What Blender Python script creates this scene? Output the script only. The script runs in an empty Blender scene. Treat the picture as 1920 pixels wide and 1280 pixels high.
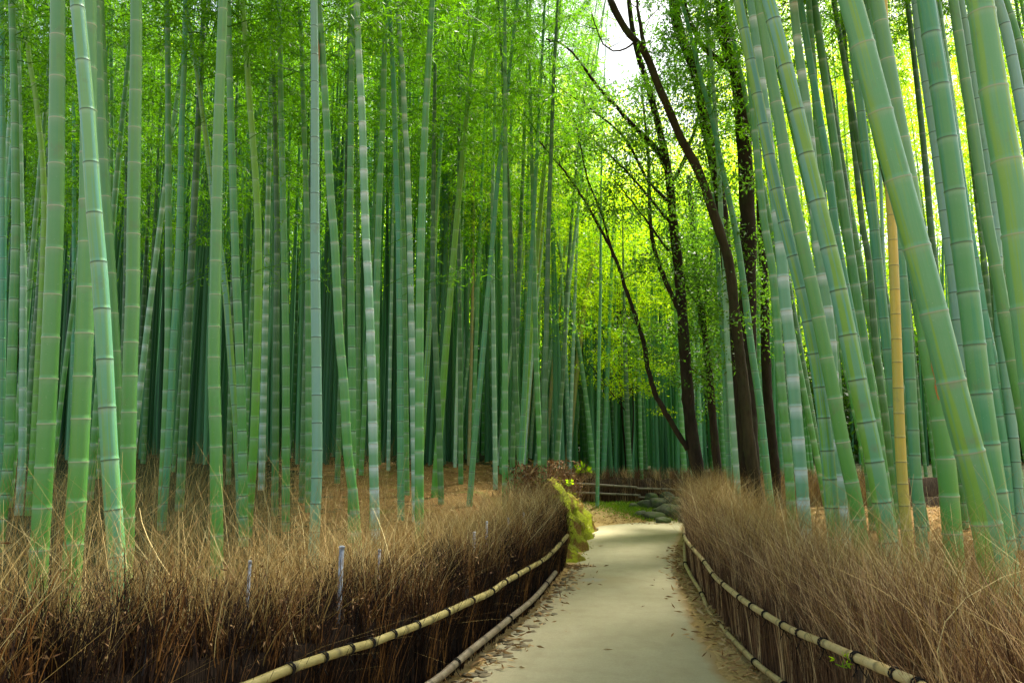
import bpy, math, random
import numpy as np
rng = np.random.default_rng(7)
random.seed(11)
R = math.radians
S = bpy.context.scene
COL = S.collection

# ------------------------------------------------------------------ camera
F = 1507.0; PITCH = math.atan((830-640)/F); EYE = 1.6
cp, sp = math.cos(PITCH), math.sin(PITCH)
cam = bpy.data.cameras.new('camera'); cam.lens = 36*F/1920; cam.sensor_width = 36
cam.clip_start = .05; cam.clip_end = 2000
co = bpy.data.objects.new('camera', cam); COL.objects.link(co)
co.location = (0, 0, EYE); co.rotation_euler = (R(90)+PITCH, 0, 0)
S.camera = co
cam.dof.use_dof = False

def ray(px, py):
    a = (px-960)/F; b = (640-py)/F
    return np.array([a, cp - b*sp, sp + b*cp])
def atY(px, py, Y):
    d = ray(px, py); t = Y/d[1]
    return np.array([d[0]*t, Y, EYE+d[2]*t])
def atZ(px, py, z=0.):
    d = ray(px, py); t = (z-EYE)/d[2]
    return np.array([d[0]*t, d[1]*t, z])
def project(p):
    dx, dy, dz = p[0], p[1], p[2]-EYE
    t = dy*cp + dz*sp; u = -dy*sp + dz*cp
    return 960+F*dx/t, 640-F*u/t

# ------------------------------------------------------------------ helpers
def quick(name, V, Q, mat=None, parent=None, smooth=False, attrs=None, T=None, mats=None, midx=None):
    """one mesh object from vertex array V and quad array Q (and optional triangle array T)"""
    V = np.asarray(V, dtype=np.float32).reshape(-1, 3); Q = np.asarray(Q, dtype=np.int32).reshape(-1, 4)
    me = bpy.data.meshes.new(name)
    nt = 0 if T is None else len(T)
    me.vertices.add(len(V)); me.vertices.foreach_set('co', V.ravel())
    loops = Q.ravel()
    if nt: loops = np.concatenate([loops, np.asarray(T, dtype=np.int32).ravel()])
    me.loops.add(len(loops)); me.loops.foreach_set('vertex_index', loops.astype(np.int32))
    me.polygons.add(len(Q)+nt)
    ls = np.arange(len(Q))*4
    if nt: ls = np.concatenate([ls, len(Q)*4+np.arange(nt)*3])
    me.polygons.foreach_set('loop_start', ls.astype(np.int32))
    if smooth: me.polygons.foreach_set('use_smooth', np.ones(len(Q)+nt, dtype=bool))
    for m in (mats or ([mat] if mat else [])): me.materials.append(m)
    if midx is not None: me.polygons.foreach_set('material_index', np.asarray(midx, dtype=np.int32))
    if attrs:
        for k, a in attrs.items():
            a = np.asarray(a, dtype=np.float32)
            if a.ndim == 1:
                at = me.attributes.new(k, 'FLOAT', 'POINT'); at.data.foreach_set('value', a)
            else:
                at = me.attributes.new(k, 'FLOAT_VECTOR', 'POINT'); at.data.foreach_set('vector', a.ravel())
    me.update(calc_edges=True); me.validate()
    ob = bpy.data.objects.new(name, me); COL.objects.link(ob)
    if parent is not None: ob.parent = parent
    return ob

def tag(o, label=None, cat=None, group=None, kind=None):
    if label: o['label'] = label
    if cat: o['category'] = cat
    if group: o['group'] = group
    if kind: o['kind'] = kind
    return o
def thing(name, loc, label, cat, group=None):
    o = bpy.data.objects.new(name, None); COL.objects.link(o); o.location = loc
    o.empty_display_size = .2
    return tag(o, label, cat, group)

class MB:
    def __init__(s): s.V = []; s.Q = []; s.T = []; s.A = {}; s.n = 0
    def add(s, V, Q=None, T=None, **at):
        V = np.asarray(V, dtype=float).reshape(-1, 3); s.V.append(V)
        if Q is not None and len(Q): s.Q.append(np.asarray(Q).reshape(-1, 4)+s.n)
        if T is not None and len(T): s.T.append(np.asarray(T).reshape(-1, 3)+s.n)
        for k, a in at.items(): s.A.setdefault(k, []).append(np.asarray(a, dtype=float))
        s.n += len(V)
    def build(s, name, mat, parent=None, smooth=False):
        Q = np.concatenate(s.Q) if s.Q else np.zeros((0, 4), int)
        T = np.concatenate(s.T) if s.T else None
        return quick(name, np.concatenate(s.V), Q, mat, parent, smooth, {k: np.concatenate(a) for k, a in s.A.items()}, T)

def tube(P, r, sides=8, cap=True, rough=0.):
    P = np.asarray(P, float); n = len(P); r = np.broadcast_to(np.asarray(r, float), (n,))
    T = np.gradient(P, axis=0); T /= np.linalg.norm(T, axis=1)[:, None]+1e-9
    ref = np.array([0, 1., 0]) if abs(T[:, 1]).mean() < .8 else np.array([1., 0, 0])
    N = ref - T*(T@ref)[:, None]; N /= np.linalg.norm(N, axis=1)[:, None]
    B = np.cross(T, N)
    th = np.linspace(0, 2*math.pi, sides, endpoint=False)
    rr = r[:, None]*np.ones(sides)[None, :]
    if rough: rr = rr*(1+rough*rng.standard_normal(rr.shape))
    V = P[:, None, :] + rr[:, :, None]*(np.cos(th)[None, :, None]*N[:, None, :] + np.sin(th)[None, :, None]*B[:, None, :])
    V = V.reshape(-1, 3)
    i = np.arange(n-1)[:, None]*sides; j = np.arange(sides)[None, :]; k = (j+1) % sides
    Q = np.stack([i+j, i+k, i+sides+k, i+sides+j], -1).reshape(-1, 4)
    Tt = []
    if cap:
        V = np.vstack([V, P[:1], P[-1:]])
        c0, c1 = n*sides, n*sides+1
        for a in range(sides):
            b = (a+1) % sides
            Tt.append((c0, b, a)); Tt.append((c1, (n-1)*sides+a, (n-1)*sides+b))
    return V, Q, np.array(Tt) if cap else None

def resample(P, step):
    P = np.asarray(P, float); d = np.r_[0, np.cumsum(np.linalg.norm(np.diff(P, axis=0), axis=1))]
    n = max(2, int(d[-1]/step)+1); s = np.linspace(0, d[-1], n)
    return np.stack([np.interp(s, d, P[:, i]) for i in range(P.shape[1])], 1)
def smooth_poly(P, it=2):
    P = np.asarray(P, float)
    for _ in range(it):
        Q = [P[0]]
        for a, b in zip(P[:-1], P[1:]): Q += [a*.75+b*.25, a*.25+b*.75]
        Q.append(P[-1]); P = np.array(Q)
    return P

def leaves(C, D, L, W, seed=None):
    """batch of rhombic leaves: centres C, directions D, lengths, widths -> V, Q"""
    n = len(C); D = D/(np.linalg.norm(D, axis=1)[:, None]+1e-9)
    U = rng.standard_normal((n, 3)); U -= D*(U*D).sum(1)[:, None]; U /= np.linalg.norm(U, axis=1)[:, None]+1e-9
    L = np.broadcast_to(L, (n,))[:, None]; W = np.broadcast_to(W, (n,))[:, None]
    V = np.stack([C, C+D*L*.42+U*W*.5, C+D*L, C+D*L*.42-U*W*.5], 1).reshape(-1, 3)
    return V, np.arange(4*n).reshape(n, 4)

def strips(P0, P1, bend, w0, K=4, wtip=.25):
    """batch of thin flat twigs from P0 to P1 with a bend vector; returns V,Q and t"""
    n = len(P0); t = np.linspace(0, 1, K)
    C = P0[:, None]+(P1-P0)[:, None]*t[None, :, None] + bend[:, None]*(t*t)[None, :, None]
    ang = rng.uniform(0, 2*math.pi, n)
    U = np.stack([np.cos(ang), np.sin(ang), np.zeros(n)], 1)[:, None]
    w = np.broadcast_to(w0, (n,))[:, None, None]*(1-(1-wtip)*t)[None, :, None]*.5
    V = np.stack([C-U*w, C+U*w], 2).reshape(-1, 3)
    b = (np.arange(n)*K*2)[:, None]; k = (np.arange(K-1)*2)[None]
    Q = np.stack([b+k, b+k+1, b+k+3, b+k+2], -1).reshape(-1, 4)
    return V, Q, np.tile(np.repeat(t, 2), n)

# ------------------------------------------------------------------ materials
def newmat(name):
    m = bpy.data.materials.new(name); m.use_nodes = True; nt = m.node_tree; nt.nodes.clear()
    return m, nt
def nd(nt, t, **kw):
    n = nt.nodes.new(t)
    for k, v in kw.items():
        if k in n.inputs: n.inputs[k].default_value = v
        else: setattr(n, k, v)
    return n
def mix(nt, fac, a, b, blend='MIX'):
    n = nt.nodes.new('ShaderNodeMix'); n.data_type = 'RGBA'; n.blend_type = blend
    for s, v in ((n.inputs[0], fac), (n.inputs[6], a), (n.inputs[7], b)):
        if hasattr(v, 'links'): nt.links.new(v, s)
        else: s.default_value = v if not isinstance(v, tuple) else (*v, 1)[:4]
    return n.outputs[2]
def math_(nt, op, a, b=0., c=None):
    n = nt.nodes.new('ShaderNodeMath'); n.operation = op
    for s, v in zip(n.inputs, (a, b, c)):
        if v is None: continue
        if hasattr(v, 'links'): nt.links.new(v, s)
        else: s.default_value = v
    return n.outputs[0]
def ramp(nt, x, a, b, lo=0., hi=1.):
    n = nt.nodes.new('ShaderNodeMapRange'); n.clamp = True
    nt.links.new(x, n.inputs[0]); n.inputs[1].default_value = a; n.inputs[2].default_value = b
    n.inputs[3].default_value = lo; n.inputs[4].default_value = hi
    return n.outputs[0]
def noise(nt, scale, detail=4, vec=None, rough=.55, coords='Object', stretch=None):
    tc = nt.nodes.new('ShaderNodeTexCoord'); v = vec or tc.outputs[coords]
    if stretch:
        mp = nt.nodes.new('ShaderNodeMapping'); mp.inputs['Scale'].default_value = stretch
        nt.links.new(v, mp.inputs[0]); v = mp.outputs[0]
    n = nd(nt, 'ShaderNodeTexNoise', Scale=scale, Detail=detail, Roughness=rough)
    nt.links.new(v, n.inputs['Vector'])
    return n.outputs[0]
def attr(nt, name, typ='GEOMETRY'):
    n = nt.nodes.new('ShaderNodeAttribute'); n.attribute_name = name; n.attribute_type = typ
    return n
def finish(nt, col, rough=.6, spec=.4, bump=None, bstr=.3, bdist=.01):
    p = nd(nt, 'ShaderNodeBsdfPrincipled', Roughness=rough if not hasattr(rough, 'links') else .5)
    if hasattr(rough, 'links'): nt.links.new(rough, p.inputs['Roughness'])
    p.inputs['Specular IOR Level'].default_value = spec
    if hasattr(col, 'links'): nt.links.new(col, p.inputs['Base Color'])
    else: p.inputs['Base Color'].default_value = (*col, 1)
    if bump is not None:
        b = nd(nt, 'ShaderNodeBump', Strength=bstr, Distance=bdist); nt.links.new(bump, b.inputs['Height'])
        nt.links.new(b.outputs[0], p.inputs['Normal'])
    o = nt.nodes.new('ShaderNodeOutputMaterial'); nt.links.new(p.outputs[0], o.inputs[0])
    return p

def mat_culm():
    m, nt = newmat('bamboo_skin')
    oi = nt.nodes.new('ShaderNodeObjectInfo')
    base = oi.outputs['Color']
    A = attr(nt, 'band'); sx = nt.nodes.new('ShaderNodeSeparateXYZ'); nt.links.new(A.outputs['Vector'], sx.inputs[0])
    bloom, dark, rnd = sx.outputs
    B = attr(nt, 'skin'); sb = nt.nodes.new('ShaderNodeSeparateXYZ'); nt.links.new(B.outputs['Vector'], sb.inputs[0])
    au, av, zz = sb.outputs          # cos, sin of angle and height
    pb = attr(nt, 'bloom', 'OBJECT').outputs['Fac']; ps = attr(nt, 'stripe', 'OBJECT').outputs['Fac']
    pk = attr(nt, 'node_dark', 'OBJECT').outputs['Fac']; pl = attr(nt, 'moss', 'OBJECT').outputs['Fac']
    # streak noise stretched along the culm
    cv = nt.nodes.new('ShaderNodeCombineXYZ'); nt.links.new(au, cv.inputs[0]); nt.links.new(av, cv.inputs[1])
    zs = math_(nt, 'MULTIPLY', zz, .35); zr = math_(nt, 'ADD', zs, math_(nt, 'MULTIPLY', oi.outputs['Random'], 40.))
    nt.links.new(zr, cv.inputs[2])
    nA = noise(nt, 1.6, 3, cv.outputs[0]); 
    cv2 = nt.nodes.new('ShaderNodeCombineXYZ'); nt.links.new(math_(nt, 'MULTIPLY', au, 9.), cv2.inputs[0]); nt.links.new(math_(nt, 'MULTIPLY', av, 9.), cv2.inputs[1])
    nt.links.new(math_(nt, 'MULTIPLY', zr, 2.), cv2.inputs[2])
    nB = noise(nt, 1.5, 5, cv2.outputs[0], rough=.65)
    nC = noise(nt, 14, 5, rough=.65)
    c = mix(nt, ramp(nt, nC, .35, .75), base, mix(nt, .12, base, (.32, .4, .33)))
    c = mix(nt, ramp(nt, nB, .4, .75, 0, .4), c, mix(nt, 1., base, (.62, .8, .55), 'MULTIPLY'))
    c = mix(nt, ramp(nt, rnd, 0, 1, 0, .3), c, (.17, .36, .15))
    st = math_(nt, 'MULTIPLY', ramp(nt, nA, .47, .55), ps)
    c = mix(nt, st, c, (.24, .44, .055))
    lo = math_(nt, 'MULTIPLY', ramp(nt, math_(nt, 'ADD', zz, math_(nt, 'MULTIPLY', nB, 1.6)), 1.4, 4.6, 1, 0), pl)
    c = mix(nt, lo, c, (.1, .36, .03))
    # weather stains, brown speckle
    stain = ramp(nt, noise(nt, 5, 6, rough=.7), .58, .72, 0, .45)
    c = mix(nt, stain, c, (.2, .2, .12))
    mold = ramp(nt, noise(nt, 60, 3, rough=.7), .66, .73, 0, .45)
    c = mix(nt, mold, c, (.45, .5, .42))
    bl = math_(nt, 'MINIMUM', math_(nt, 'MULTIPLY', math_(nt, 'MULTIPLY', bloom, pb), ramp(nt, nC, .3, .55, .7, 1.)), .95)
    c = mix(nt, bl, c, (.62, .74, .7))
    c = mix(nt, math_(nt, 'MULTIPLY', dark, pk), c, (.03, .035, .02))
    pale = math_(nt, 'MULTIPLY', math_(nt, 'MULTIPLY', dark, math_(nt, 'SUBTRACT', 1., pk)), .75)
    c = mix(nt, pale, c, (.6, .55, .42))
    finish(nt, c, ramp(nt, nC, .3, .7, .32, .5), .5, nC, .12, .004)
    return m

def mat_leaf(name, dif, tra, var, share=.5):
    m, nt = newmat(name)
    oi = nt.nodes.new('ShaderNodeObjectInfo'); r = attr(nt, 'rnd').outputs['Fac']
    f = math_(nt, 'MULTIPLY', math_(nt, 'ADD', math_(nt, 'MULTIPLY', oi.outputs['Random'], .45), r), .7)
    d = mix(nt, f, dif, tuple(x*y for x, y in zip(dif, var)))
    t = mix(nt, f, tra, tuple(x*y for x, y in zip(tra, var)))
    a = nd(nt, 'ShaderNodeBsdfPrincipled', Roughness=.45); a.inputs['Specular IOR Level'].default_value = .35
    b = nt.nodes.new('ShaderNodeBsdfTranslucent')
    nt.links.new(d, a.inputs['Base Color']); nt.links.new(t, b.inputs[0])
    ms = nt.nodes.new('ShaderNodeMixShader'); ms.inputs[0].default_value = share
    nt.links.new(a.outputs[0], ms.inputs[1]); nt.links.new(b.outputs[0], ms.inputs[2])
    o = nt.nodes.new('ShaderNodeOutputMaterial'); nt.links.new(ms.outputs[0], o.inputs[0])
    return m
def mat_twig(name, ca, cb, cc):
    m, nt = newmat(name); r = attr(nt, 'rnd').outputs['Fac']
    c = mix(nt, ramp(nt, r, 0, .6), ca, cb); c = mix(nt, ramp(nt, r, .6, 1.), c, cc)
    finish(nt, c, .7, .25); return m
def mat_bark(name, a, b):
    m, nt = newmat(name)
    n = noise(nt, 9, 8, stretch=(1, 1, .25), rough=.7); n2 = noise(nt, 2.2, 4)
    c = mix(nt, ramp(nt, n, .35, .7), a, b)
    c = mix(nt, ramp(nt, n2, .55, .75, 0, .5), c, (.05, .085, .025))
    finish(nt, c, .85, .2, n, .8, .03); return m
def mat_rail(name, a, b):
    m, nt = newmat(name)
    n = noise(nt, 6, 6, rough=.7); n2 = noise(nt, 40, 4, rough=.7)
    c = mix(nt, ramp(nt, n, .35, .7), a, b); c = mix(nt, ramp(nt, n2, .58, .7, 0, .6), c, tuple(x*.35 for x in a))
    A = attr(nt, 'band').outputs['Fac']; c = mix(nt, A, c, (.05, .04, .02))
    finish(nt, c, .5, .35, n2, .3, .004); return m

M = {}
M['culm'] = mat_culm()
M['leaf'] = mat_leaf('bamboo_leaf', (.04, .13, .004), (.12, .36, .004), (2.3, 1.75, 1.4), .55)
M['leaf_far'] = mat_leaf('far_leaf', (.22, .4, .006), (.62, .9, .012), (1.3, 1.08, 1.2), .72)  # brightened yellow green: sunlit glow of the clearing put into the leaf colour
M['leaf_tree'] = mat_leaf('broad_leaf', (.035, .1, .012), (.11, .3, .012), (2., 1.6, 1.6), .45)
M['leaf_fresh_lit'] = mat_leaf('fresh_lit_leaf', (.17, .33, .006), (.5, .78, .008), (1.4, 1.2, 1.2), .62)  # brighter copy of the leaf green, sunlit glow painted into its colour
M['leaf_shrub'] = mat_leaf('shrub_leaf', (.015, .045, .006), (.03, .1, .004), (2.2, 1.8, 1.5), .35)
M['litter'] = mat_twig('leaf_litter', (.22, .12, .045), (.42, .25, .09), (.58, .42, .2))
M['brush_shaded'] = mat_twig('shaded_brushwood', (.006, .0025, .001), (.045, .016, .004), (.3, .13, .03))  # shade on the left fence is put into this near-black twig colour
M['brush_lit'] = mat_twig('brown_brushwood', (.055, .025, .012), (.26, .135, .06), (.66, .44, .2))  # lighter, lit copy of the brushwood colour
M['wisp'] = mat_twig('dry_grass', (.22, .12, .03), (.48, .32, .1), (.7, .55, .24))
M['bark'] = mat_bark('dark_bark', (.018, .012, .008), (.05, .034, .022))
M['bark_brown'] = mat_bark('brown_bark', (.026, .02, .009), (.07, .054, .026))
M['rail'] = mat_rail('dry_bamboo_rail', (.48, .34, .13), (.62, .49, .24))
M['rail_old'] = mat_rail('weathered_bamboo_rail', (.16, .12, .07), (.3, .25, .16))
M['rail_left'] = mat_rail('olive_bamboo_rail', (.3, .24, .075), (.44, .36, .13))
m, nt = newmat('black_twine'); finish(nt, (.012, .01, .008), .8, .2); M['twine'] = m
m, nt = newmat('fence_core'); n = noise(nt, 30, 4, stretch=(6, 6, .3)); finish(nt, mix(nt, ramp(nt, n, .4, .6), (.008, .005, .003), (.04, .024, .014)), .9, .1, n, .8, .02); M['core'] = m  # left fence panel, its shade put into the dark colour
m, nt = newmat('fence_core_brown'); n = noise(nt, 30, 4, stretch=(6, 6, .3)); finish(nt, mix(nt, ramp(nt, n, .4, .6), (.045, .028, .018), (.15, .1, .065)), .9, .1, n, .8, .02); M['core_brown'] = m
m, nt = newmat('grey_metal'); n = noise(nt, 20, 4); finish(nt, mix(nt, ramp(nt, n, .4, .6), (.22, .23, .25), (.5, .52, .55)), .4, .5); M['metal'] = m
m, nt = newmat('mossy_stone'); n = noise(nt, 4, 7, rough=.65); n2 = noise(nt, 22, 5)
c = mix(nt, ramp(nt, n, .4, .65), (.06, .065, .04), (.15, .16, .1)); c = mix(nt, ramp(nt, noise(nt, 3, 5), .45, .58, 0, .9), c, (.06, .09, .015))
finish(nt, c, .85, .25, n2, .6, .02); M['stone'] = m
m, nt = newmat('pebble_stone'); n = noise(nt, 9, 7, rough=.65); oi = nt.nodes.new('ShaderNodeObjectInfo')
c = mix(nt, ramp(nt, n, .4, .65), (.16, .12, .06), (.3, .24, .13)); c = mix(nt, oi.outputs['Random'], c, mix(nt, .5, c, (.1, .1, .07)))
finish(nt, c, .8, .25, n, .5, .01); M['pebble'] = m
# path
m, nt = newmat('path_surface')
n1 = noise(nt, .55, 5, rough=.6); n2 = noise(nt, 60, 6, rough=.75); n3 = noise(nt, 4, 6, rough=.7); n4 = noise(nt, 240, 2, rough=.7)
c = mix(nt, ramp(nt, n1, .35, .65), (.37, .33, .185), (.45, .405, .245))
c = mix(nt, ramp(nt, n3, .45, .68, 0, .35), c, (.26, .21, .11))
c = mix(nt, ramp(nt, n2, .35, .7, 0, .35), c, (.2, .18, .13))
c = mix(nt, ramp(nt, n4, .58, .7, 0, .5), c, (.62, .58, .45))
pc = atZ(1108, 1088); tc = nt.nodes.new('ShaderNodeTexCoord'); vd = nt.nodes.new('ShaderNodeVectorMath'); vd.operation = 'DISTANCE'; nt.links.new(tc.outputs['Object'], vd.inputs[0]); vd.inputs[1].default_value = (pc[0], pc[1], .012)
pd = math_(nt, 'ADD', vd.outputs['Value'], math_(nt, 'MULTIPLY', n3, .35))
c = mix(nt, ramp(nt, pd, .27, .36, .55, 0), c, (.33, .37, .36))
pd2 = math_(nt, 'ADD', vd.outputs['Value'], math_(nt, 'MULTIPLY', n1, .9)); c = mix(nt, ramp(nt, pd2, .7, 1.1, .3, 0), c, (.32, .24, .11))
ed = attr(nt, 'edge').outputs['Fac']
e2 = ramp(nt, math_(nt, 'ADD', ed, math_(nt, 'MULTIPLY', n3, .35)), .95, 1.15)
c = mix(nt, e2, c, (.36, .25, .11))
finish(nt, c, .85, .2, n2, .35, .006); M['path'] = m
# soil / terrain
m, nt = newmat('leaf_strewn_soil')
n1 = noise(nt, 1.1, 6, rough=.65); n2 = noise(nt, 14, 6, rough=.75); v = nd(nt, 'ShaderNodeTexVoronoi', Scale=28.); tc = nt.nodes.new('ShaderNodeTexCoord'); nt.links.new(tc.outputs['Object'], v.inputs[0])
c = mix(nt, ramp(nt, n1, .35, .65), (.16, .085, .025), (.28, .165, .05))
c = mix(nt, ramp(nt, n2, .4, .7), c, (.07, .036, .012)); c = mix(nt, ramp(nt, v.outputs['Distance'], .0, .3, .45, 0), c, (.5, .36, .17))
c = mix(nt, ramp(nt, noise(nt, .8, 3), .62, .7, 0, .5), c, (.1, .18, .02))
finish(nt, c, .9, .1, n2, .8, .03); M['soil'] = m
m, nt = newmat('tan_dirt')
n1 = noise(nt, 2, 6, rough=.65); n2 = noise(nt, 40, 5, rough=.75)
c = mix(nt, ramp(nt, n1, .35, .65), (.42, .28, .1), (.54, .39, .17)); c = mix(nt, ramp(nt, n2, .45, .7), c, (.2, .13, .05))
finish(nt, c, .9, .1, n2, .6, .02); M['dirt'] = m
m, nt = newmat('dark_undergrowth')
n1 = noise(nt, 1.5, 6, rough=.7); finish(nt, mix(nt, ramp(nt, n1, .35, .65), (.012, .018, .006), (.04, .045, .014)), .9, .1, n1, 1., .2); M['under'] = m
m, nt = newmat('lime_moss')
n1 = noise(nt, 3.2, 6, rough=.6); n2 = noise(nt, 50, 5, rough=.75)
c = mix(nt, ramp(nt, n1, .4, .6), (.36, .42, .012), (.22, .24, .02)); c = mix(nt, ramp(nt, noise(nt, 5, 5, stretch=(1, 1, .5)), .5, .6), c, (.16, .085, .02))
c = mix(nt, ramp(nt, n2, .5, .75, 0, .4), c, (.5, .6, .04))
finish(nt, c, .9, .1, n2, 1., .04); M['moss'] = m

# ------------------------------------------------------------------ fence lines and terrain
LL = np.array([(-3.4, -2.5), (-3.0, -1), (-2.3, 1), (-1.62, 2.6), (-1.18, 3.68), (-.62, 5.12), (-.36, 5.98), (-.1, 6.96), (.165, 7.93), (.45, 9.46), (.69, 10.7)])
RL = np.array([(1.45, -2.5), (1.42, 0), (1.45, 2), (1.5, 3), (1.58, 4), (1.74, 5.48), (1.78, 6.18), (1.88, 7.33), (2.0, 8.55), (2.2, 10.26), (2.62, 12.3), (3.25, 14.8), (4.2, 15.6), (7, 16.2), (12, 16.4)])
BANK = np.array([(.82, 11.1), (.98, 12.0), (1.2, 13.6), (1.5, 15.4), (1.4, 17.2), (1.05, 18.6)])
FARL = np.array([(.9, 18.9), (2.4, 18.75), (4.1, 18.5), (7, 18.9), (12, 19.1)])
CORR = np.vstack([LL, BANK, FARL, RL[::-1]])
def corr_dist(X, Y):
    """signed distance to the corridor polygon (negative inside)"""
    X = np.asarray(X, float); Y = np.asarray(Y, float); d = np.full(X.shape, 1e9); ins = np.zeros(X.shape, bool)
    n = len(CORR)
    for i in range(n):
        ax, ay = CORR[i]; bx, by = CORR[(i+1) % n]
        ex, ey = bx-ax, by-ay; t = np.clip(((X-ax)*ex+(Y-ay)*ey)/(ex*ex+ey*ey+1e-12), 0, 1)
        d = np.minimum(d, np.hypot(X-ax-t*ex, Y-ay-t*ey))
        if ay != by:
            c = (ay > Y) != (by > Y); ins ^= c & (X < (bx-ax)*(Y-ay)/(by-ay)+ax)
    return np.where(ins, -d, d)
def ss(x): x = np.clip(x, 0, 1); return x*x*(3-2*x)
def hgt(X, Y):
    X = np.asarray(X, float); Y = np.asarray(Y, float); d = corr_dist(X, Y)
    left = X < (1.0 + .0*Y)
    bankw = np.where(Y > 10.9, .75, .28)
    h = np.where(left, .27, .36)*ss(d/bankw) + .06*ss((d-.3)/2.)
    h = h + ss(d/2.5)*(np.clip(Y-9.5, 0, 13)*.062)*(1-.8*ss((X-.3)/1.2)) + .012*np.clip(d-1, 0, 22)
    h += .05*np.sin(X*1.3+.5)*np.sin(Y*.9)*ss(d/1.5) + .025*np.sin(X*3.7)*np.sin(Y*3.1+1)*ss(d/1.)
    h += .24*ss((Y-16.4)/2.)*(d < .4)*(1-ss((X-3.5)/2.5))
    h += np.clip(Y-46, 0, 90)*.34
    return h
gx = np.unique(np.concatenate([np.linspace(-400, -40, 14), np.linspace(-40, -9, 30), np.linspace(-9, 12, 150), np.linspace(12, 40, 28), np.linspace(40, 400, 14)]))
gy = np.unique(np.concatenate([np.linspace(-200, -6, 10), np.linspace(-6, 26, 210), np.linspace(26, 60, 40), np.linspace(60, 500, 24)]))
XX, YY = np.meshgrid(gx, gy, indexing='ij'); ZZ = hgt(XX, YY)
def grid(XX, YY, ZZ):
    a, b = XX.shape; V = np.stack([XX, YY, ZZ], -1).reshape(-1, 3)
    i = np.arange(a-1)[:, None]*b; j = np.arange(b-1)[None]
    return V, np.stack([i+j, i+b+j, i+b+j+1, i+j+1], -1).reshape(-1, 4)
V, Q = grid(XX, YY, ZZ - .012*(corr_dist(XX, YY) < 0))
cen = V[Q].mean(1); inside = corr_dist(cen[:, 0], cen[:, 1]) < .35
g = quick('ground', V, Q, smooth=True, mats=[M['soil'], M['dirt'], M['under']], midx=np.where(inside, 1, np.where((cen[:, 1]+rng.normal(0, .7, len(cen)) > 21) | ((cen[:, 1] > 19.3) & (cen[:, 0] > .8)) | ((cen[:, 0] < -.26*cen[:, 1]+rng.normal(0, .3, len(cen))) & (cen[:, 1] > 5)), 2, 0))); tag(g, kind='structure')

# path: edges measured on the ground
pl = [(868, 1280), (919, 1226), (962, 1179), (1006, 1135), (1043, 1098), (1073, 1065), (1090, 1038), (1102, 1011), (1124, 985)]
pr = [(1368, 1280), (1340, 1235), (1314, 1190), (1290, 1140), (1274, 1100), (1266, 1065), (1268, 1030), (1275, 1005), (1284, 983)]
PLv = np.array([atZ(*p)[:2] for p in pl]); PRv = np.array([atZ(*p)[:2] for p in pr])
PLv = np.vstack([[(-1.9, -2.5), (-1.35, 0), (-.75, 3)], PLv]); PRv = np.vstack([[(1.25, -2.5), (1.2, 0), (1.25, 3)], PRv])
PLs = resample(smooth_poly(PLv, 2), .12); PRs = smooth_poly(PRv, 2); PRs = resample(PRs, np.linalg.norm(np.diff(PRs, axis=0), axis=1).sum()/(len(PLs)-1)*.9999)
k = min(len(PLs), len(PRs)); PLs, PRs = PLs[:k], PRs[:k]
# the turn to the right behind the right fence
endL = PLs[-1]; endR = PRs[-1]
turnL = np.array([endL+(.5, .45), (3.0, 16.75), (5, 17.45), (9, 17.9), (12, 18.)]); turnR = np.array([endR+(.15, .15), endR+(.5, .35), (5.2, 16.05), (9, 16.5), (12, 16.6)])
PLs = np.vstack([PLs, turnL]); PRs = np.vstack([PRs, turnR])
nc = 26; t = np.linspace(0, 1, nc)
P = PLs[:, None]*(1-t)[None, :, None]+PRs[:, None]*t[None, :, None]
P[:, 0] += rng.normal(0, .018, P[:, 0].shape); P[:, -1] += rng.normal(0, .018, P[:, 0].shape)
Zp = .012 - .02*(np.abs(t-.5)*2)[None]**3 + 0*P[:, :, 0]
V, Q = grid(P[:, :, 0], P[:, :, 1], Zp + hgt(P[:, :, 0], P[:, :, 1])*(P[:, :, 1] > 16.4))
edge = np.tile(np.where(t > .5, ((t-.5)*2)**2.2, ((.5-t)*2)**6*.75), len(PLs))
p_ = quick('path', V, Q[:, ::-1], M['path'], smooth=True, attrs={'edge': edge}); tag(p_, kind='structure')
if p_.data.polygons[0].normal.z < 0: p_.data.flip_normals()
if g.data.polygons[0].normal.z < 0: g.data.flip_normals()

# moss bank: a separate rounded mound at the end of the left fence
def on_line(L, s):
    d = np.r_[0, np.cumsum(np.linalg.norm(np.diff(L, axis=0), axis=1))]
    return np.stack([np.interp(s, d, L[:, 0]), np.interp(s, d, L[:, 1])], -1), d[-1]
ys = np.linspace(10.75, 17.5, 90); fx = np.interp(ys, np.r_[10.7, BANK[:, 1]], np.r_[.72, BANK[:, 0]])
ts = np.linspace(0, 1, 34)
wd = 1.15; MX = fx[:, None] + .02+(.07*np.sin(ys*5.1)+.05*np.sin(ys*11.7+1))[:, None] - ts[None]*wd; MY = ys[:, None]+0*ts[None]
prof = np.where(ts < .55, np.sin(np.clip(ts/.55, 0, 1)*math.pi/2)**1.15, np.cos((ts-.55)/.45*math.pi/2)**.8)
env = (.15+.85*ss((ys-11.1)/2.1))*(.25+.75*ss((16.8-ys)/3.2))
MZ = .01 + .88*prof[None]*env[:, None] + .07*np.sin(MX*7+1)*np.sin(MY*5)*prof[None]+.04*np.sin(MX*17)*np.sin(MY*13+2)*prof[None]+.03*rng.standard_normal(MX.shape)*prof[None]
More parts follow.
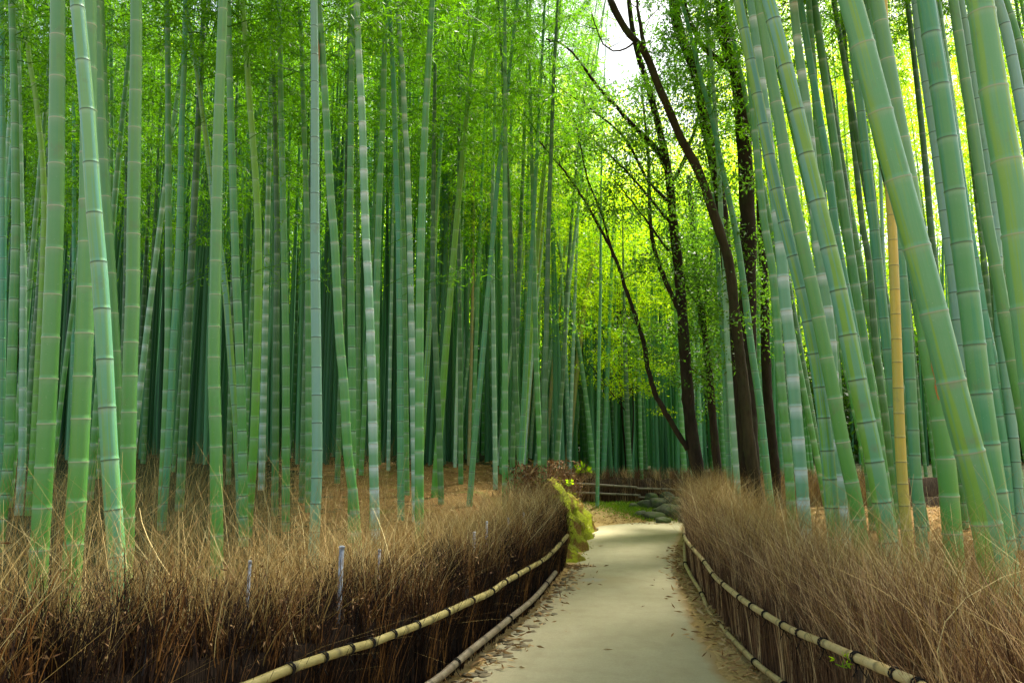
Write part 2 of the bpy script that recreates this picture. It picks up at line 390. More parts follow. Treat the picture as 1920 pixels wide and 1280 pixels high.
def vn(X_, Y_, f, sd):
    g_ = np.random.default_rng(sd).standard_normal((64, 64)); u, v = X_*f+20, Y_*f; i, j = np.floor(u).astype(int) % 63, np.floor(v).astype(int) % 63; a, b = ss(u-np.floor(u)), ss(v-np.floor(v))
    return g_[i, j]*(1-a)*(1-b)+g_[i+1, j]*a*(1-b)+g_[i, j+1]*(1-a)*b+g_[i+1, j+1]*a*b
MZ += (.1*vn(MX, MY, 3.2, 1)+.055*vn(MX, MY, 8, 2))*np.minimum(prof*1.6, 1)[None]*ss((ys-10.9)/1.)[:, None]
MX += .06*vn(MY, MZ*2, 5, 3)
MZ[:, -1] = -.2; MZ[:, 0] = -.03
V, Q = grid(MX, MY, MZ)
mb = quick('mossy_bank', V, Q, M['moss'], smooth=True); tag(mb, kind='structure')
if mb.data.polygons[len(mb.data.polygons)//2].normal.z < 0: mb.data.flip_normals()
# moss tufts on it
n = 5200; ii = rng.integers(0, 88, n); jj = rng.integers(1, 30, n)
C = np.stack([MX[ii, jj], MY[ii, jj], MZ[ii, jj]], 1)+rng.normal(0, .03, (n, 3))
D = np.stack([rng.normal(.5, .5, n), rng.normal(-.3, .5, n), rng.normal(-.1, .5, n)], 1)
V, Q = leaves(C, D, rng.uniform(.02, .06, n), .01)
M['moss_blade'] = mat_leaf('moss_blade', (.36, .4, .01), (.4, .45, .012), (.45, .4, .8), .35)
o = quick('moss', V, Q, M['moss_blade'], attrs={'rnd': np.repeat(rng.random(n), 4)}); tag(o, 'lime yellow moss and short grass covering the bank past the left fence', 'moss', kind='stuff')
# mossy tongue on the far dirt
n = 5000; C = np.stack([rng.normal(2.75, .4, n), rng.normal(17.7, .45, n), np.zeros(n)], 1); C[:, 0] -= (C[:, 1]-17.7)*.5; C[:, 2] = hgt(C[:, 0], C[:, 1])
D = np.stack([rng.normal(0, .5, n), rng.normal(0, .5, n), rng.uniform(.2, 1, n)], 1); V, Q = leaves(C, D, rng.uniform(.03, .1, n), .02)
M['grass_blade'] = mat_leaf('grass_blade', (.12, .24, .012), (.2, .36, .015), (1.4, 1.2, 1.), .4)
o = quick('grass', V, Q, M['grass_blade'], attrs={'rnd': np.repeat(rng.random(n), 4)}); tag(o, 'low green grass on the tan dirt in front of the far fence', 'grass', kind='stuff')

# leaf litter
n = 26000
X = np.concatenate([rng.uniform(-14, 1.0, n*6//10), rng.uniform(1.8, 9, n*4//10)]); Y = np.concatenate([rng.uniform(5, 26, n*6//10), rng.uniform(4, 20, n*4//10)])
keep = (corr_dist(X, Y) > .1) & (X > -.28*Y-.5) & (Y < 22+0*X); X, Y = X[keep], Y[keep]
# verges beside the path
m_ = 1500; s = rng.uniform(0, 13, m_); pts, _ = on_line(RL[1:], s); X = np.r_[X, pts[:, 0]-np.abs(rng.normal(.0, .14, m_))]; Y = np.r_[Y, pts[:, 1]]
m_ = 700; s = rng.uniform(0, 12, m_); pts, _ = on_line(LL[2:], s); X = np.r_[X, pts[:, 0]+.03+np.abs(rng.normal(0, .16, m_))]; Y = np.r_[Y, pts[:, 1]]
m_ = 25; X = np.r_[X, rng.uniform(-.2, 1.6, m_)]; Y = np.r_[Y, rng.uniform(4.5, 15, m_)]
m_ = 900; X = np.r_[X, rng.uniform(.9, 3.4, m_)]; Y = np.r_[Y, rng.uniform(16.1, 18.4, m_)]
n = len(X); C = np.stack([X, Y, hgt(X, Y)+.018], 1)
D = np.stack([rng.normal(0, 1, n), rng.normal(0, 1, n), rng.normal(.1, .22, n)], 1)
V, Q = leaves(C, D, rng.uniform(.04, .12, n), rng.uniform(.01, .022, n))
o = quick('leaf_litter', V, Q, M['litter'], attrs={'rnd': np.repeat(rng.random(n), 4)}); tag(o, 'dry tan and orange fallen bamboo leaves covering the grove floor and verges', 'fallen leaves', kind='stuff')

# ------------------------------------------------------------------ fences
def fence_pt(L, px, py, lo=0, hi=None):
    Ls = resample(L, .02); q = ray(px, py); r = q[0]/q[1]
    f = np.abs(Ls[:, 0]/np.maximum(Ls[:, 1], .5)-r); f[Ls[:, 1] < 1] = 9
    if hi: f[Ls[:, 1] > hi] = 9
    i = int(np.argmin(f)); Y = Ls[i, 1]
    return np.array([Ls[i, 0], Y, EYE+q[2]/q[1]*Y])
def rail(name, pts, r, mat, parent, ties=(), front=(0, 0), seg=.36, label=None):
    P = resample(smooth_poly(np.array(pts), 2), .03); P[:, 0] += front[0]; P[:, 1] += front[1]
    d = np.r_[0, np.cumsum(np.linalg.norm(np.diff(P, axis=0), axis=1))]
    ph = (d/seg) % 1; nearn = np.minimum(ph, 1-ph)*seg
    rr = r*(1+.13*np.exp(-(nearn/.018)**2))*(1+.05*np.sin(d*1.7))
    V, Q, T = tube(P, rr, 10)
    band = np.repeat((nearn < .016)*.7, 10); band = np.r_[band, 0, 0]
    o = quick(name, V, Q, mat, parent, True, {'band': band}, T)
    if label: o['label'] = label
    for tp in ties:
        tp = np.asarray(tp, float); i = int(np.argmin(np.linalg.norm(P-tp-np.array([*front, 0]), axis=1))); i = min(max(i, 1), len(P)-2)
        dr = P[i+1]-P[i-1]; dr /= np.linalg.norm(dr); mbt = MB()
        for k_ in range(3):
            c = P[i]+dr*(.006*(k_-1)); tt = np.linspace(0, 2*math.pi, 11)
            n1 = np.cross(dr, [0, 0, 1]); n1 /= np.linalg.norm(n1); n2 = np.cross(dr, n1)
            ring = c+(r*1.14+.002)*(np.cos(tt)[:, None]*n1+np.sin(tt)[:, None]*n2)+dr*(.012*np.sin(tt+k_*2))[:, None]
            v, q, tr = tube(ring, .0035, 5); mbt.add(v, q, tr)
        for s_ in (-1, 1):
            e = np.array([P[i]+[0, 0, -r], P[i]+[.012*s_, -.01, -r-.03], P[i]+[.03*s_, -.015, -r-.055]]); v, q, tr = tube(e, .0028, 5); mbt.add(v, q, tr)
        mbt.build('tie', M['twine'], o, True)
    return o
def core(L, th, h, off, mat, parent):
    P = resample(L, .2); T = np.gradient(P, axis=0); T /= np.linalg.norm(T, axis=1)[:, None]; N = np.stack([-T[:, 1], T[:, 0]], 1)*off
    a = P+N*.03; b = P+N*(.03+th); h = np.broadcast_to(h, (len(P),)); z = np.zeros(len(P))-.06
    hh = h+rng.normal(0, .02, len(P))
    V = np.stack([np.c_[a, z], np.c_[a, hh], np.c_[b, hh], np.c_[b, z]], 1).reshape(-1, 3)
    i = np.arange(len(P)-1)[:, None]*4; k_ = np.arange(4)[None]
    Q = np.stack([i+k_, i+(k_+1) % 4, i+4+(k_+1) % 4, i+4+k_], -1).reshape(-1, 4)
    e = (len(P)-1)*4; Q = np.vstack([Q, [0, 1, 2, 3], [e, e+3, e+2, e+1]])
    return quick('inner_panel', V, Q, mat, parent)
def brush(L, side, n, s0, s1, z0, z1, ln, lean, wdt, mat, parent, off=(0, .25), name='brushwood', dens=None, bendv=.12, jitter=.09, rndpow=1., K=4, hz=None):
    s = rng.uniform(s0, s1, n) if dens is None else s0+(s1-s0)*rng.random(n)**dens
    s = s+.07*np.sin(s*17)+.035*np.sin(s*47+1)+.05*np.sin(s*6.1)
    p, _ = on_line(L, s); p2, _ = on_line(L, s+.05); T = p2-p; T /= np.linalg.norm(T, axis=1)[:, None]+1e-9; N = np.stack([-T[:, 1], T[:, 0]], 1)*side
    o_ = rng.uniform(off[0], off[1], n); b = p+N*o_[:, None]
    zb = rng.uniform(z0, z1, n)+(np.interp(p[:, 1], hz[0], hz[1]) + .05*np.sin(s*4.3)+.035*np.sin(s*11+2)+.03*np.sin(s*23) if hz else 0); L_ = rng.uniform(ln[0], ln[1], n)
    dx = T*(lean[0]+rng.normal(0, jitter, n)+.5*jitter*np.sin(s*9.7)+.4*jitter*np.sin(s*27))[:, None]+N*(lean[1]+rng.normal(0, jitter, n))[:, None]
    P0 = np.c_[b, zb]; P1 = P0+np.c_[dx, np.ones(n)]*L_[:, None]
    bend = np.c_[rng.normal(0, bendv, (n, 2)), -np.abs(rng.normal(0, bendv*.4, n))]*L_[:, None]
    V, Q, t_ = strips(P0, P1, bend, rng.uniform(wdt[0], wdt[1], n), K)
    r = np.repeat(np.clip(rng.random(n)**rndpow*(1+.45*np.sin(s*8.3)+.35*np.sin(s*21+zb*6)), 0, 1), K*2)
    return quick(name, V, Q, mat, parent, attrs={'rnd': r})

# ---- left fence
lf = thing('brushwood_fence', (0, 0, 0), 'dark brushwood fence along the left side of the path with one pale rail', 'fence')
core(LL, .16, np.interp(resample(LL, .2)[:, 1], [2.6, 4, 6, 10], [.8, .62, .5, .52]), 1, M['core'], lf)
tot = tot_l = on_line(LL, 0)[1]
brush(LL, 1, 26000, 2.6, tot, -.02, .22, (.2, .5), (.06, .05), (.003, .008), M['brush_shaded'], lf, (-.012, .05), dens=.9, jitter=.1, rndpow=2.4, K=3)  # lower twigs skewed darker, painting the shade low on the left fence
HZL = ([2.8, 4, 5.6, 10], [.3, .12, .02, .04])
b2 = brush(LL, 1, 30000, 2.6, tot, .22, .54, (.18, .4), (.1, .1), (.003, .008), M['brush_shaded'], lf, (0, .3), dens=.9, jitter=.19, rndpow=1.25, bendv=.14, name='brushwood_top', hz=HZL)
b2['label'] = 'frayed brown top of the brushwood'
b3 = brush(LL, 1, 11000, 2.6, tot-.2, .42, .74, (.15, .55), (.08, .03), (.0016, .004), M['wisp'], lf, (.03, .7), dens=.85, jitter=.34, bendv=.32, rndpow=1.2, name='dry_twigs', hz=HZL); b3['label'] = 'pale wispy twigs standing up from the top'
# crumpled dead leaves held in the top
n = 5200; s = rng.uniform(3, tot, n); p, _ = on_line(LL, s); C = np.c_[p[:, 0]-np.abs(rng.normal(.1, .1, n))+.04, p[:, 1]+rng.normal(0, .08, n), rng.normal(.66, .12, n)+np.interp(p[:, 1], HZL[0], HZL[1])]
D = rng.normal(0, 1, (n, 3)); D[:, 2] -= .5; V, Q = leaves(C, D, rng.uniform(.012, .04, n), rng.uniform(.004, .01, n))
M['dead_leaf'] = mat_twig('dead_leaf', (.08, .032, .01), (.2, .09, .03), (.4, .24, .1))
quick('dead_leaves', V, Q, M['dead_leaf'], lf, attrs={'rnd': np.repeat(rng.random(n)**1.2, 4)})
ltop = [(450, 1280), (524, 1250), (588, 1229), (638, 1213), (680, 1203), (724, 1186), (766, 1171), (825, 1146), (872, 1124), (909, 1109), (934, 1090), (957, 1078), (979, 1065), (1003, 1053), (1023, 1038), (1043, 1018), (1056, 1003)]
tp = [fence_pt(LL, *p) for p in ltop]; z0 = tp[0][2]
pre = [np.array([-2.9, -1.5, z0]), np.array([-2.3, 1, z0]), np.array([-1.62, 2.6, z0])]
rail('rail', pre+tp, .0235, M['rail_left'], lf, tp[1:-1], (.05, -.03), label='pale olive bamboo top rail')
lbot = [(798, 1277), (842, 1240), (875, 1213), (919, 1179), (942, 1159), (969, 1139), (993, 1119), (1015, 1094), (1033, 1072)]
bp = [fence_pt(LL, *p) for p in lbot]
pre = [np.array([-2.9, -1.5, .08]), np.array([-2.3, 1, .08]), np.array([-1.62, 2.6, .08]), np.array([-1.18, 3.68, .08])]
rail('rail', pre+bp, .026, M['rail_old'], lf, bp[1::3], (.05, -.03), label='dark weathered bottom rail')

# ---- right fence
rf = thing('brushwood_fence', (0, 0, 0), 'light brown brushwood fence along the right side of the path with two rails', 'fence')
core(RL, .16, .56, -1, M['core_brown'], rf)
tot = on_line(RL, 0)[1]
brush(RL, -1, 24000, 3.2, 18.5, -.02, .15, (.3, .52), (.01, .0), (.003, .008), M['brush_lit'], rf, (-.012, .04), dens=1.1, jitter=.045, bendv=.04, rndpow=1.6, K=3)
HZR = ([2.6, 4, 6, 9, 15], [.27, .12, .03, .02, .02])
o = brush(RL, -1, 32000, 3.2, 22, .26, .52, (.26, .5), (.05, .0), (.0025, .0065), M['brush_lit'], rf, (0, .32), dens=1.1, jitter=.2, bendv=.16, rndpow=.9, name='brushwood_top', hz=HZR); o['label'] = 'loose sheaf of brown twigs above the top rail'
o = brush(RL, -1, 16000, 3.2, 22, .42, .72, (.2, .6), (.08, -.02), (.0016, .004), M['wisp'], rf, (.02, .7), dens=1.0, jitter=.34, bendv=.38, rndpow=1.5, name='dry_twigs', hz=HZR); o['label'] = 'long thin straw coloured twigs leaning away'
rtop = [(1290, 1008), (1307, 1028), (1330, 1052), (1347, 1078), (1367, 1095), (1398, 1119), (1421, 1135), (1448, 1151), (1482, 1171), (1515, 1186), (1562, 1203), (1623, 1230), (1700, 1261), (1750, 1280)]
tp = [fence_pt(RL, *p, hi=10.3) for p in rtop][::-1]; zn = tp[0][2]
tp = [np.array([1.45, -2, zn]), np.array([1.42, 0, zn]), np.array([1.45, 2, zn])]+[p for p in tp if p[1] > 2.3]
tail = [np.array([x, y, .5]) for x, y in RL[9:15]]
rail('rail', tp+tail, .021, M['rail'], rf, tp[3:], (-.05, -.02), label='golden bamboo top rail bound with black twine')
rbot = [(1285, 1058), (1307, 1085), (1324, 1109), (1334, 1139), (1357, 1169), (1391, 1203), (1428, 1240), (1458, 1263), (1485, 1280)]
bp = [fence_pt(RL, *p, hi=10.3) for p in rbot][::-1]
bp = [np.array([1.45, -2, .15]), np.array([1.42, 0, .15]), np.array([1.45, 2, .15]), np.array([1.5, 3, .15])]+[p for p in bp if p[1] > 3.2]
rail('rail', bp+[np.array([x, y, .12]) for x, y in RL[9:15]], .02, M['rail'], rf, bp[4::2], (-.05, -.02), label='thinner bamboo bottom rail near the ground')

# a few long stout stalks arching out of each fence top
o = brush(LL, 1, 200, 3., tot_l-.3, .4, .7, (.35, .75), (.05, .02), (.0045, .0075), M['wisp'], lf, (.0, .5), jitter=.5, bendv=.45, rndpow=.8, name='stalks', hz=HZL, K=7)
o = brush(RL, -1, 420, 3.3, 16, .4, .66, (.4, .75), (.12, .0), (.0045, .0075), M['wisp'], rf, (.0, .5), jitter=.4, bendv=.45, rndpow=.8, name='stalks', hz=HZR, K=7)
# rough dry grass standing behind both fences
def dry_grass(L, side, n, s0, s1, d1):
    s = rng.uniform(s0, s1, n); p, _ = on_line(L, s); p2, _ = on_line(L, s+.05); T = p2-p; T /= np.linalg.norm(T, axis=1)[:, None]; N = np.stack([-T[:, 1], T[:, 0]], 1)*side
    b = p+N*(.35+np.abs(rng.normal(0, d1, n)))[:, None]; z = hgt(b[:, 0], b[:, 1]); h = .12+.75*rng.random(n)**1.6
    return np.c_[b, z-.02], np.c_[b+rng.normal(0, .24, (n, 2)), z+h], np.c_[rng.normal(0, .2, (n, 2)), -np.abs(rng.normal(0, .1, n))]
def tangle(n, xr, yr, hm):
    X = rng.uniform(*xr, n*2); Y = rng.uniform(*yr, n*2); k_ = (corr_dist(X, Y) > .3) & (X < -.12*Y-.3); X, Y = X[k_][:n], Y[k_][:n]; n = len(X); z = hgt(X, Y); h = .15+hm*rng.random(n)**1.5
    return np.c_[X, Y, z-.02], np.c_[X+rng.normal(0, .16, n), Y+rng.normal(0, .16, n), z+h], np.c_[rng.normal(0, .18, (n, 2)), -np.abs(rng.normal(0, .12, n))]
A = [dry_grass(LL, 1, 10000, 3.0, 12.8, .6), dry_grass(RL, -1, 11000, 3.6, 14, .55), tangle(11000, (-13, -1), (4, 15), 1.15)]
P0, P1, Bn = (np.vstack([a[i] for a in A]) for i in range(3))
V, Q, t_ = strips(P0, P1, Bn, rng.uniform(.002, .005, len(P0)))
o = quick('dry_grass', V, Q, M['wisp'], attrs={'rnd': np.repeat(rng.random(len(P0))**1.3, 8)}); tag(o, 'thin straw coloured dry grass standing between the fences and the first culms', 'dry grass', kind='stuff')
# ---- far fence
ff = thing('brushwood_fence', (0, 0, 0), 'low grey brown brushwood fence across the far end of the path', 'fence')
FL2 = FARL.copy(); FL2[:, 1] += .0; FL2 = np.vstack([[(.2, 19.1)], FL2])
P = resample(FL2, .2)
base_z = .2
core(FL2, .2, .78, 1, M['core_brown'], ff)
brush(FL2, 1, 9000, 0, 9, .0, .35, (.3, .55), (0, 0), (.006, .014), M['brush_lit'], ff, (-.02, .05), jitter=.05, bendv=.05, rndpow=2.2, K=3)
o = brush(FL2, 1, 9000, 0, 9, .62, .82, (.14, .3), (0, 0), (.005, .01), M['brush_lit'], ff, (0, .5), jitter=.3, bendv=.2, rndpow=1.2, name='brushwood_top')
def fy(px, py): return atY(px, py, np.interp(1.2 if px < 1100 else 3, FARL[:, 0], FARL[:, 1]))
for a in ([(1060, 905), (1120, 908), (1194, 913)], [(1066, 922), (1120, 924.5), (1200, 927.5)], [(1192, 915), (1240, 916), (1282, 918)], [(1196, 931), (1240, 934), (1286, 937)]):
    pts = [atY(p[0], p[1], 18.62) for p in a]
    if a[-1][0] > 1250: pts = pts + [pts[-1]+np.array([3., .3, 0])]
    rail('rail', pts, .024, M['rail_old'], ff, pts[1:2], (0, -.06))

# ------------------------------------------------------------------ rocks
def rock(name, c, r, mat, seed, flat=.8):
    rg = np.random.default_rng(seed); nu, nv = 12, 8; V = []
    ph = rg.uniform(0, 6, 8)
    for j in range(nv):
        a = math.pi*(j+.5)/nv
        for i in range(nu):
            b = 2*math.pi*i/nu
            d = np.array([math.sin(a)*math.cos(b), math.sin(a)*math.sin(b), math.cos(a)])
            k_ = 1+.16*math.sin(d[0]*3+ph[0])*math.cos(d[1]*3+ph[1])+.1*math.sin(d[2]*5+ph[2]+d[0]*4)+.04*rg.standard_normal()
            q = np.sign(d)*np.abs(d)**.8
            V.append(q*k_*np.array(r)*[1, 1, flat])
    T = []; V.append([0, 0, r[2]*flat*.95]); V.append([0, 0, -r[2]*flat])
    Q = [(j*nu+i, (j+1)*nu+i, (j+1)*nu+(i+1) % nu, j*nu+(i+1) % nu) for j in range(nv-1) for i in range(nu)]
    for i in range(nu): T.append((nu*nv, i, (i+1) % nu)); T.append((nu*nv+1, (nv-1)*nu+(i+1) % nu, (nv-1)*nu+i))
    o = quick(name, V, Q, mat, None, True, T=T); o.location = c; o.rotation_euler[2] = rg.uniform(0, 3)
    return o
rk = [(1200, 966, 17.3, .17), (1225, 972, 17.0, .24), (1250, 960, 17.25, .26), (1274, 962, 17.0, .27), (1212, 946, 17.9, .2), (1237, 944, 17.8, .22), (1262, 941, 17.8, .24), (1188, 950, 17.9, .14), (1242, 978, 16.5, .16), (1292, 975, 16.6, .24), (1222, 932, 18.25, .16), (1250, 930, 18.2, .17), (1276, 945, 17.5, .2)]
rl = ['small rounded rock at the left foot of the rock pile', 'broad pale rock lying at the front of the rock pile', 'large grey green rock in the middle of the rock pile', 'large dark rock at the right of the pile by the fence',
      'mossy rock on the left upper row of the pile', 'mossy rock in the middle of the upper row', 'mossy rock at the right of the upper row', 'smallest rock at the left tip of the pile on dirt',
      'low flat stone touching the path edge before the pile', 'rock half hidden behind the right fence', 'rock tucked under the lower rail on the left', 'rock tucked under the lower rail in the middle', 'rock wedged between the two rows on the right']
for i, (px, py, Y, r) in enumerate(rk):
    c = atY(px, py, Y); o = rock('rock', c, (r*.95, r*.85, r*.72), M['stone'], 50+i)
    tag(o, rl[i], 'rock', 'mossy rocks piled below the far fence')
# edging stones on the left verge
sl = ['flat grey edging stone in the row beside the dark bottom rail']
cnt = 0
for i, s in enumerate(np.arange(5.2, 14.4, .115)):
    q = on_line(LL, np.array([s]))[0][0]
    for k_ in range(2):
        x = q[0]+.12+.1*k_+rng.normal(0, .02)+(.02*k_); y = q[1]+rng.normal(0, .03)
        if rng.random() < .25: continue
        if corr_dist(np.array([x]), np.array([y]))[0] > -.03: continue
        r = rng.uniform(.018, .05)
        o = rock('edging_stone', (x, y, -.002), (r*1.35, r, r*.32), M['pebble'], 200+cnt); cnt += 1
        tag(o, 'small rough tan stone in the line of stones edging the left of the path', 'stone', 'edging stones beside the left fence')
for i in range(22):
    j = i/21; a = atZ(1062+j*48+rng.normal(0, 4), 1048-j*58, 0); r = rng.uniform(.04, .09)
    o = rock('edging_stone', (a[0], a[1], .01), (r*1.3, r, r*.6), M['pebble'], 500+i)
    tag(o, 'dark stone in the line between lime moss bank and the path', 'stone', 'edging stones below the mossy bank')

# metal stakes behind the left fence
for (px, py, pb, Y, w, lab) in [(672, 1028, 1115, 4.9, .022, 'tall pale metal stake in front of the brown brush, nearest the camera'), (548, 1056, 1112, 4.6, .012, 'thin whitish stake at the far left of the stakes'),
        (773, 1034, 1060, 6.3, .014, 'slim grey stake half buried in twigs, third from the left'), (935, 1000, 1045, 7.6, .02, 'short pale stake with bright top below the ringed culm'),
        (957, 980, 1010, 8.6, .016, 'small bright topped stake just right of the ringed culm'), (993, 973, 1000, 9.3, .016, 'small stake top in dark brush near the fence end'), (1018, 963, 990, 10.2, .016, 'last tiny stake top at the foot of the dark culm')]:
    p = fence_pt(LL, px, py); 
    b = thing('metal_stake', (p[0]-(.1 if w > .021 else .22), p[1], .3), lab, 'stake', 'metal stakes along the left brushwood fence')
    top = EYE + ray(px, py)[2]/ray(px, py)[1]*p[1]-.3
    V, Q, T = tube(np.array([[0, 0, 0], [.004, 0, top*.5], [.012, 0, top]]), w*.62, 10); quick('stake_tube', V, Q, M['metal'], b, True, T=T)
    V, Q, T = tube(np.array([[.012, 0, top+.001], [.012, 0, top+.012], [.012, 0, top+.016]]), [w*.75, w*.75, w*.5], 10); m = quick('cap', V, Q, M['metal'], b, True, T=T)

# ------------------------------------------------------------------ bamboo
def shape(z, H): return (1-np.clip(z/H, 0, 1)**1.45)*.985+.015
def culm_mesh(name, cx, cy, H, Rb, sides, ratio, seed, mat=None):
    """cx, cy: functions of z (local). returns mesh data of one jointed culm"""
    rg = np.random.default_rng(seed)
    zs, rr, bl, dk, rn = [], [], [], [], []
    z = -.12; ir = rg.random()
    while z < H-.15:
        D = 2*Rb*shape(max(z, 0), H); L = ratio*max(D, .035)*(.72+.09*min(max(z, 0), 6))*rg.uniform(.93, 1.07)
        L = min(max(L, .1), .8); k_ = min(1., max(.45, D/.12)); nx = rg.random()
        for dz, dr, b_, d_ in ((.0085*k_, .04, .15, .0), (.018*k_, -.02, .25, 0), (.035*k_, -.006, .0, 0)):
            zs.append(z+dz); rr.append(1+dr); bl.append(b_); dk.append(d_); rn.append(ir)
        if L > .3: zs.append(z+L*.5); rr.append(.995); bl.append(0); dk.append(0); rn.append(ir)
        for dz, dr, b_, d_ in ((-.13, -.002, .0, 0), (-.05*k_, .0, .28, 0), (-.015*k_, .012, 1., .0), (-.007*k_, .035, .6, .15), (0, .055, .1, 1.)):
            if dz == -.13 and L < .25: continue
            zs.append(z+L+dz); rr.append(1+dr); bl.append(b_); dk.append(d_); rn.append(ir)
        z += L; ir = nx
    zs = np.array(zs); o = np.argsort(zs); zs = zs[o]; rr = np.array(rr)[o]; bl = np.array(bl)[o]; dk = np.array(dk)[o]; rn = np.array(rn)[o]
    P = np.stack([cx(zs), cy(zs), zs], 1); rad = Rb*shape(np.maximum(zs, 0), H)*rr
    V, Q, T = tube(P, rad, sides)
    n = len(zs); th = np.linspace(0, 2*math.pi, sides, endpoint=False)
    band = np.stack([np.repeat(bl, sides), np.repeat(dk, sides), np.repeat(rn, sides)], 1); band = np.vstack([band, [[0, 0, 0]]*2])
    skin = np.stack([np.tile(np.cos(th), n), np.tile(np.sin(th), n), np.repeat(zs, sides)], 1); skin = np.vstack([skin, [[0, 0, 0], [0, 0, H]]])
    ob = quick(name, V, Q, mat or M['culm'], None, True, {'band': band, 'skin': skin}, T)
    return ob

def foliage_data(seed, H=9., nb=26, rad=1.35, ns=9, nl=8, ll=.15, lw=.022, droop=.5):
    rg = np.random.default_rng(seed); mb_ = MB(); rn = []
    Cs, Ds, Rs = [], [], []
    for i in range(nb):
        z = H*(i/nb)**.9; f = (1-.75*(z/H)**1.6)*(.55+.45*min(1, z/1.5+.3))
        az = rg.uniform(0, 2*math.pi)
        for s_ in range(2):
            a = az+s_*(math.pi*.75)+rg.normal(0, .3); L = rad*f*rg.uniform(.6, 1.15); up = rg.uniform(.35, .8)
            t_ = np.linspace(0, 1, 6); d = np.array([math.cos(a), math.sin(a), 0])
            P_ = d[None]*(t_*L)[:, None]+np.c_[0*t_, 0*t_, z+L*(up*t_-droop*1.3*t_**2.2)]
            v, q, tr = tube(P_, np.linspace(.009, .003, 6)*(.6+f*.5), 4, cap=False); mb_.add(v, q, rnd=np.full(len(v), .0))
            clump = rg.random()
            for k_ in range(ns):
                u = rg.uniform(.2, 1.05); c = np.array([np.interp(u, t_, P_[:, m_]) for m_ in range(3)])+rg.normal(0, .05, 3)
                side = rg.normal(0, 1, 3)*[1, 1, .5]+d*.6; side /= np.linalg.norm(side); tl = rg.uniform(.15, .42)
                m_ = rg.integers(int(nl*.6), int(nl*1.4)+1); uu = rg.random(m_)[:, None]
                Cs.append(c+side*tl*uu+np.c_[np.zeros((m_, 2)), -.3*tl*uu**2]+rg.normal(0, .025, (m_, 3)))
                Ds.append(side*.6+rg.normal(0, .6, (m_, 3))+[0, 0, -.55]); Rs.append(np.clip(clump*.5+rg.random(m_)*.6, 0, 1))
    C, D, r_ = np.vstack(Cs), np.vstack(Ds), np.concatenate(Rs); n = len(C)
    V, Q = leaves(C, D, rg.uniform(ll*.65, ll*1.25, n), lw*rg.uniform(.8, 1.3, n)); mb_.add(V, Q, rnd=np.repeat(r_, 4))
    return mb_
FOL = []
for i in range(6):
    o = foliage_data(100+i, nb=28, rad=1.5, ns=12, nl=11, ll=.125, lw=.019).build('foliage', M['leaf']); FOL.append(o.data); bpy.data.objects.remove(o)
FOLB = []
for i in range(4):
    o = foliage_data(140+i, nb=22, rad=1.5, ns=8, nl=8).build('foliage', M['leaf_fresh_lit']); FOLB.append(o.data); bpy.data.objects.remove(o)
def add_foliage(root, pts_fn, z0, H, data, rot=0., wid=1.):
    o = bpy.data.objects.new('foliage', data); COL.objects.link(o); o.parent = root
    a = pts_fn(z0); b = pts_fn(H); dx, dy = (b[0]-a[0])/(H-z0), (b[1]-a[1])/(H-z0)
    o.location = (a[0], a[1], z0); o.scale = (wid, wid, (H-z0)/9.)
    o.rotation_euler = (-math.atan(dy), math.atan(dx), rot)
    return o
TYPES = {  # colour, bloom, stripe, node_dark, moss
 'bigg': ((.15, .4, .17), .15, .9, .35, .1), 'green': ((.075, .3, .09), .45, .25, .1, .65), 'thick': ((.15, .36, .15), .14, .25, .1, .75), 'blue': ((.17, .43, .35), .25, .95, .95, .5),
 'white': ((.2, .45, .28), 2.4, .1, .1, .15), 'lime': ((.22, .46, .02), .3, .6, .7, .9), 'dark': ((.025, .1, .03), .3, .1, .3, .4),
 'yellow': ((.84, .56, .09), .0, .0, .75, .0), 'tan': ((.5, .4, .15), .1, .0, .3, .0), 'teal': ((.07, .33, .2), .25, .3, .85, .25),
 'frost': ((.42, .62, .47), .6, .0, .2, .0), 'pale': ((.26, .48, .32), .9, .0, .2, .1), 'sky': ((.25, .46, .45), .15, .15, .95, .3)}
def paint(o, typ, rg, j=.1):
    c, b_, s_, k_, m_ = TYPES[typ]; f = 1+rg.uniform(-j, j)
    o.color = (c[0]*f*(1+rg.uniform(-j, j)*.7), c[1]*f, c[2]*f*(1+rg.uniform(-j, j)), 1)
    if typ in ('green', 'dark') and rg.random() < .4: k_ = .95
    o['bloom'] = float(b_); o['stripe'] = float(s_); o['node_dark'] = float(k_); o['moss'] = float(m_)

